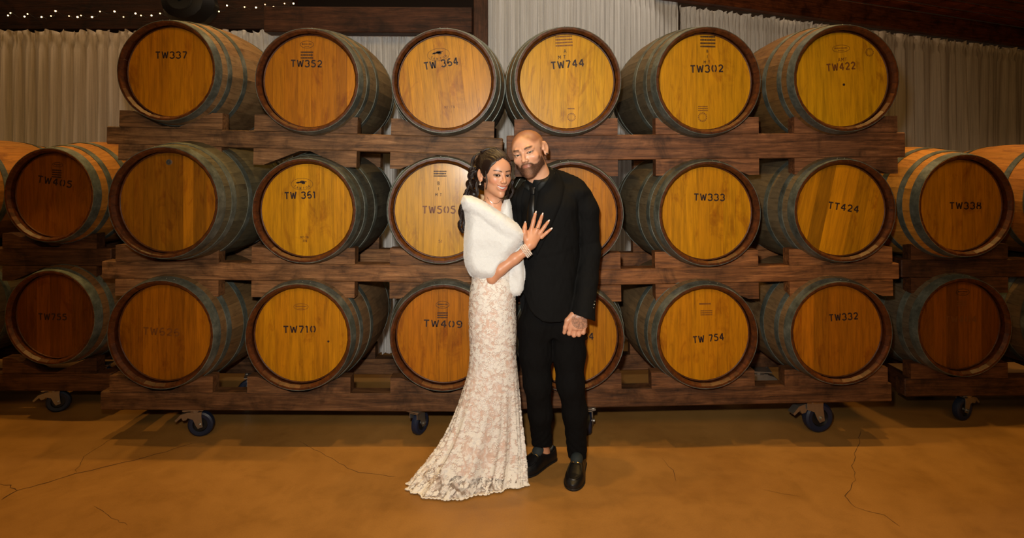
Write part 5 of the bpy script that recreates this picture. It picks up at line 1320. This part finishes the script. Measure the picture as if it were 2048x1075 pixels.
V_, f_ = gown_surf(zs[:-1], 0.009, lambda th: .05+.10*np.clip(-np.cos(th), 0, 1)+.02*np.sin(th*3)); q = obj('lining', np_mesh('lining', V_, f_, M_NUDE), gown)
# waist/bodice below the stole is hidden; appliqued flowers: petals and leaves lying on the tulle
r4 = np.random.RandomState(12)
AP = []; ff = []
def applique(z, th, size, kind, rot):
    """petal outlines in surface coordinates (dz, dx along the cloth, lift)"""
    k = {'flower': 5, 'bud': 3, 'leaf': 1, 'spray': 6}[kind]
    for j in range(k):
        b0, b1 = 0.0, 0.0
        if kind == 'spray': b0, b1 = math.cos(rot)*size*.5*j, math.sin(rot)*size*.5*j; a = rot+(.9 if j % 2 else -.9); L, w = size*.75, size*.26
        else: a = rot+2*math.pi*j/5*(1 if kind == 'flower' else .5); L, w = (size, size*.44) if kind != 'leaf' else (size*1.6, size*.36)
        u = (math.cos(a), math.sin(a)); s_ = (-u[1], u[0]); b = len(AP)
        for (l_, w_, n_) in ((0, 0, .0010), (.35, .75, .0013), (.75, 1, .0015), (1.04, 0, .0018), (.75, -1, .0015), (.35, -.75, .0013), (.6, 0, .0026)):
            AP.append((z, th, b0+u[0]*L*l_+s_[0]*w*w_, b1+u[1]*L*l_+s_[1]*w*w_, n_))
        ff.extend([(b, b+1, b+6), (b+1, b+2, b+6), (b+2, b+3, b+6), (b+3, b+4, b+6), (b+4, b+5, b+6), (b+5, b, b+6)])
for i in range(5200):
    z = 1.06*r4.rand()**1.1; th = r4.uniform(-math.pi, math.pi)
    if math.sin(th) > .35 and r4.rand() < .75: continue
    dens = fbm(np.array([[math.cos(th)*.6, math.sin(th)*.6, z*1.1]]), 16, 2)[0]
    if dens < -.15 and r4.rand() < .8: continue
    kind = r4.choice(['flower', 'bud', 'leaf', 'spray'], p=[.22, .14, .28, .36]); applique(max(z, .015), th, r4.uniform(.006, .0135)*(1.12 if z < .35 else .9), kind, r4.uniform(0, 6.28))
AP = np.array(AP); z_, t_ = AP[:, 0], AP[:, 1]; e = .004
g0 = gown_pt(z_, t_); arc_ = np.linalg.norm(gown_pt(z_, t_+.02)-g0, axis=1)/.02+1e-6
zz, tt = np.clip(z_+AP[:, 3], .006, 1.11), t_+AP[:, 2]/np.maximum(arc_, .05)
g1 = gown_pt(zz, tt); du = gown_pt(zz, tt+.01)-gown_pt(zz, tt-.01); dv = gown_pt(zz+e, tt)-gown_pt(np.maximum(zz-e, .004), tt)
nn = np.cross(du, dv); nn /= np.linalg.norm(nn, axis=1)[:, None]+1e-9
fv = g1+nn*(AP[:, 4]+.0006)[:, None]
fa_ = np.array(fv); q = obj('lace_flowers', np_mesh('lace_flowers', fa_, np.array(ff), M_LACE, smooth=False), gown); q['kind'] = 'stuff'
# scalloped hem
mb = MB(); n_ = 96
for i in range(n_):
    a0 = -math.pi+2*math.pi*i/n_; a1 = a0+2*math.pi/n_
    A_ = gown_pt(np.array([.006]), np.array([a0]))[0]; B_ = gown_pt(np.array([.006]), np.array([a1]))[0]; md = (A_+B_)/2; out = md-V3(-.2, 2.88, .006); out /= np.linalg.norm(out)+1e-9
    mb.tube([Vector(A_)+Vector((0, 0, .004)), Vector(A_*.7+B_*.3+out*.009)+Vector((0, 0, .003)), Vector(A_*.3+B_*.7+out*.009)+Vector((0, 0, .003)), Vector(B_)+Vector((0, 0, .004))], .0032, 6)
obj('scalloped_hem', mb.mesh('hem', M_LACE, True), gown)['kind'] = 'stuff'
# ---- jewellery
ax_ = Vector(WRI)-Vector(PN(1030, 517, 2.80)); ax_.normalize(); e1 = ax_.cross(Vector((0, 1, 0))).normalized(); e2 = ax_.cross(e1)
mb = MB(); mb.ball((0, 0, 0), .0040, 10, 7); PB = mb.mesh('pearl', M_PEARL, True)
br_ = obj('bracelet', (lambda m_: m_)(MB().mesh('b', M_PEARL)) if False else None); adopt(br_, wom)
for row in range(4):
    c = Vector(WRI)+ax_*(-.012+.0085*row)+Vector((0, 0, 0)); R_ = .0300+.0006*(3-row)
    for k in range(22):
        a = 2*math.pi*k/22+row*.14; o = bpy.data.objects.new('pearl', PB); COL.objects.link(o); adopt(o, br_); o.matrix_parent_inverse = Matrix.Identity(4); o.location = c+(e1*math.cos(a)+e2*math.sin(a))*R_
mb = MB(); lob = wHc+wHs*(wHR@V3(-.087, .004, -.041)); mb.ball(Vector(lob), .0035, 8, 6); mb.ball(Vector(lob)+Vector((0, 0, -.011)), .0050, 10, 8); pobj('pearl_earring', mb.mesh('pearl_earring', M_PEARL, True), wom)
W_ = march(w_skin, [974, 978, 984, 991, 997, 1001], [393, 400, 405, 407, 405, 400]); mb = MB(); mb.tube([Vector(w)+Vector((0, -.0015, 0)) for w in W_], .0011, 6); pobj('necklace', mb.mesh('necklace', M_SILV, True), wom)
mb = MB(); c = PN(1075.2, 455.2, 2.824); d1 = (PN(1079.5, 444, 2.824)-PN(1074, 459, 2.824)); d1 /= np.linalg.norm(d1); d1 = Vector(d1); a1 = d1.cross(Vector((0, 1, 0))).normalized(); a2 = d1.cross(a1)
mb.tube([Vector(c)+(a1*math.cos(t)+a2*math.sin(t))*.0122 for t in np.linspace(0, 2*math.pi, 17)], .0012, 6); mb.ball(Vector(c)+Vector((0, -.014, 0)), .0032, 8, 6); pobj('ring', mb.mesh('ring', M_SILV, True), wom)
for (x, y, dx, dy) in ((1071.8, 424.3, .25, -1), (1085.2, 427.8, .32, -1), (1097.6, 441.4, .62, -.8), (1102.8, 457, .75, -.6), (1050.4, 444.8, .1, -1)):
    mb = MB(); cN = PN(x, y, 2.819); an = math.atan2(-dy, dx)-math.pi/2
    mb.ball((0, 0, 0), 1, 12, 8); M = Matrix.Translation(Vector(cN)) @ Matrix.Rotation(-an, 4, 'Y') @ Matrix.Diagonal((.0044, .0028, .0076, 1)); mb.v = [tuple(M @ Vector(v)) for v in mb.v]
    pobj('nail', mb.mesh('nail', M_NAIL, True), wom)
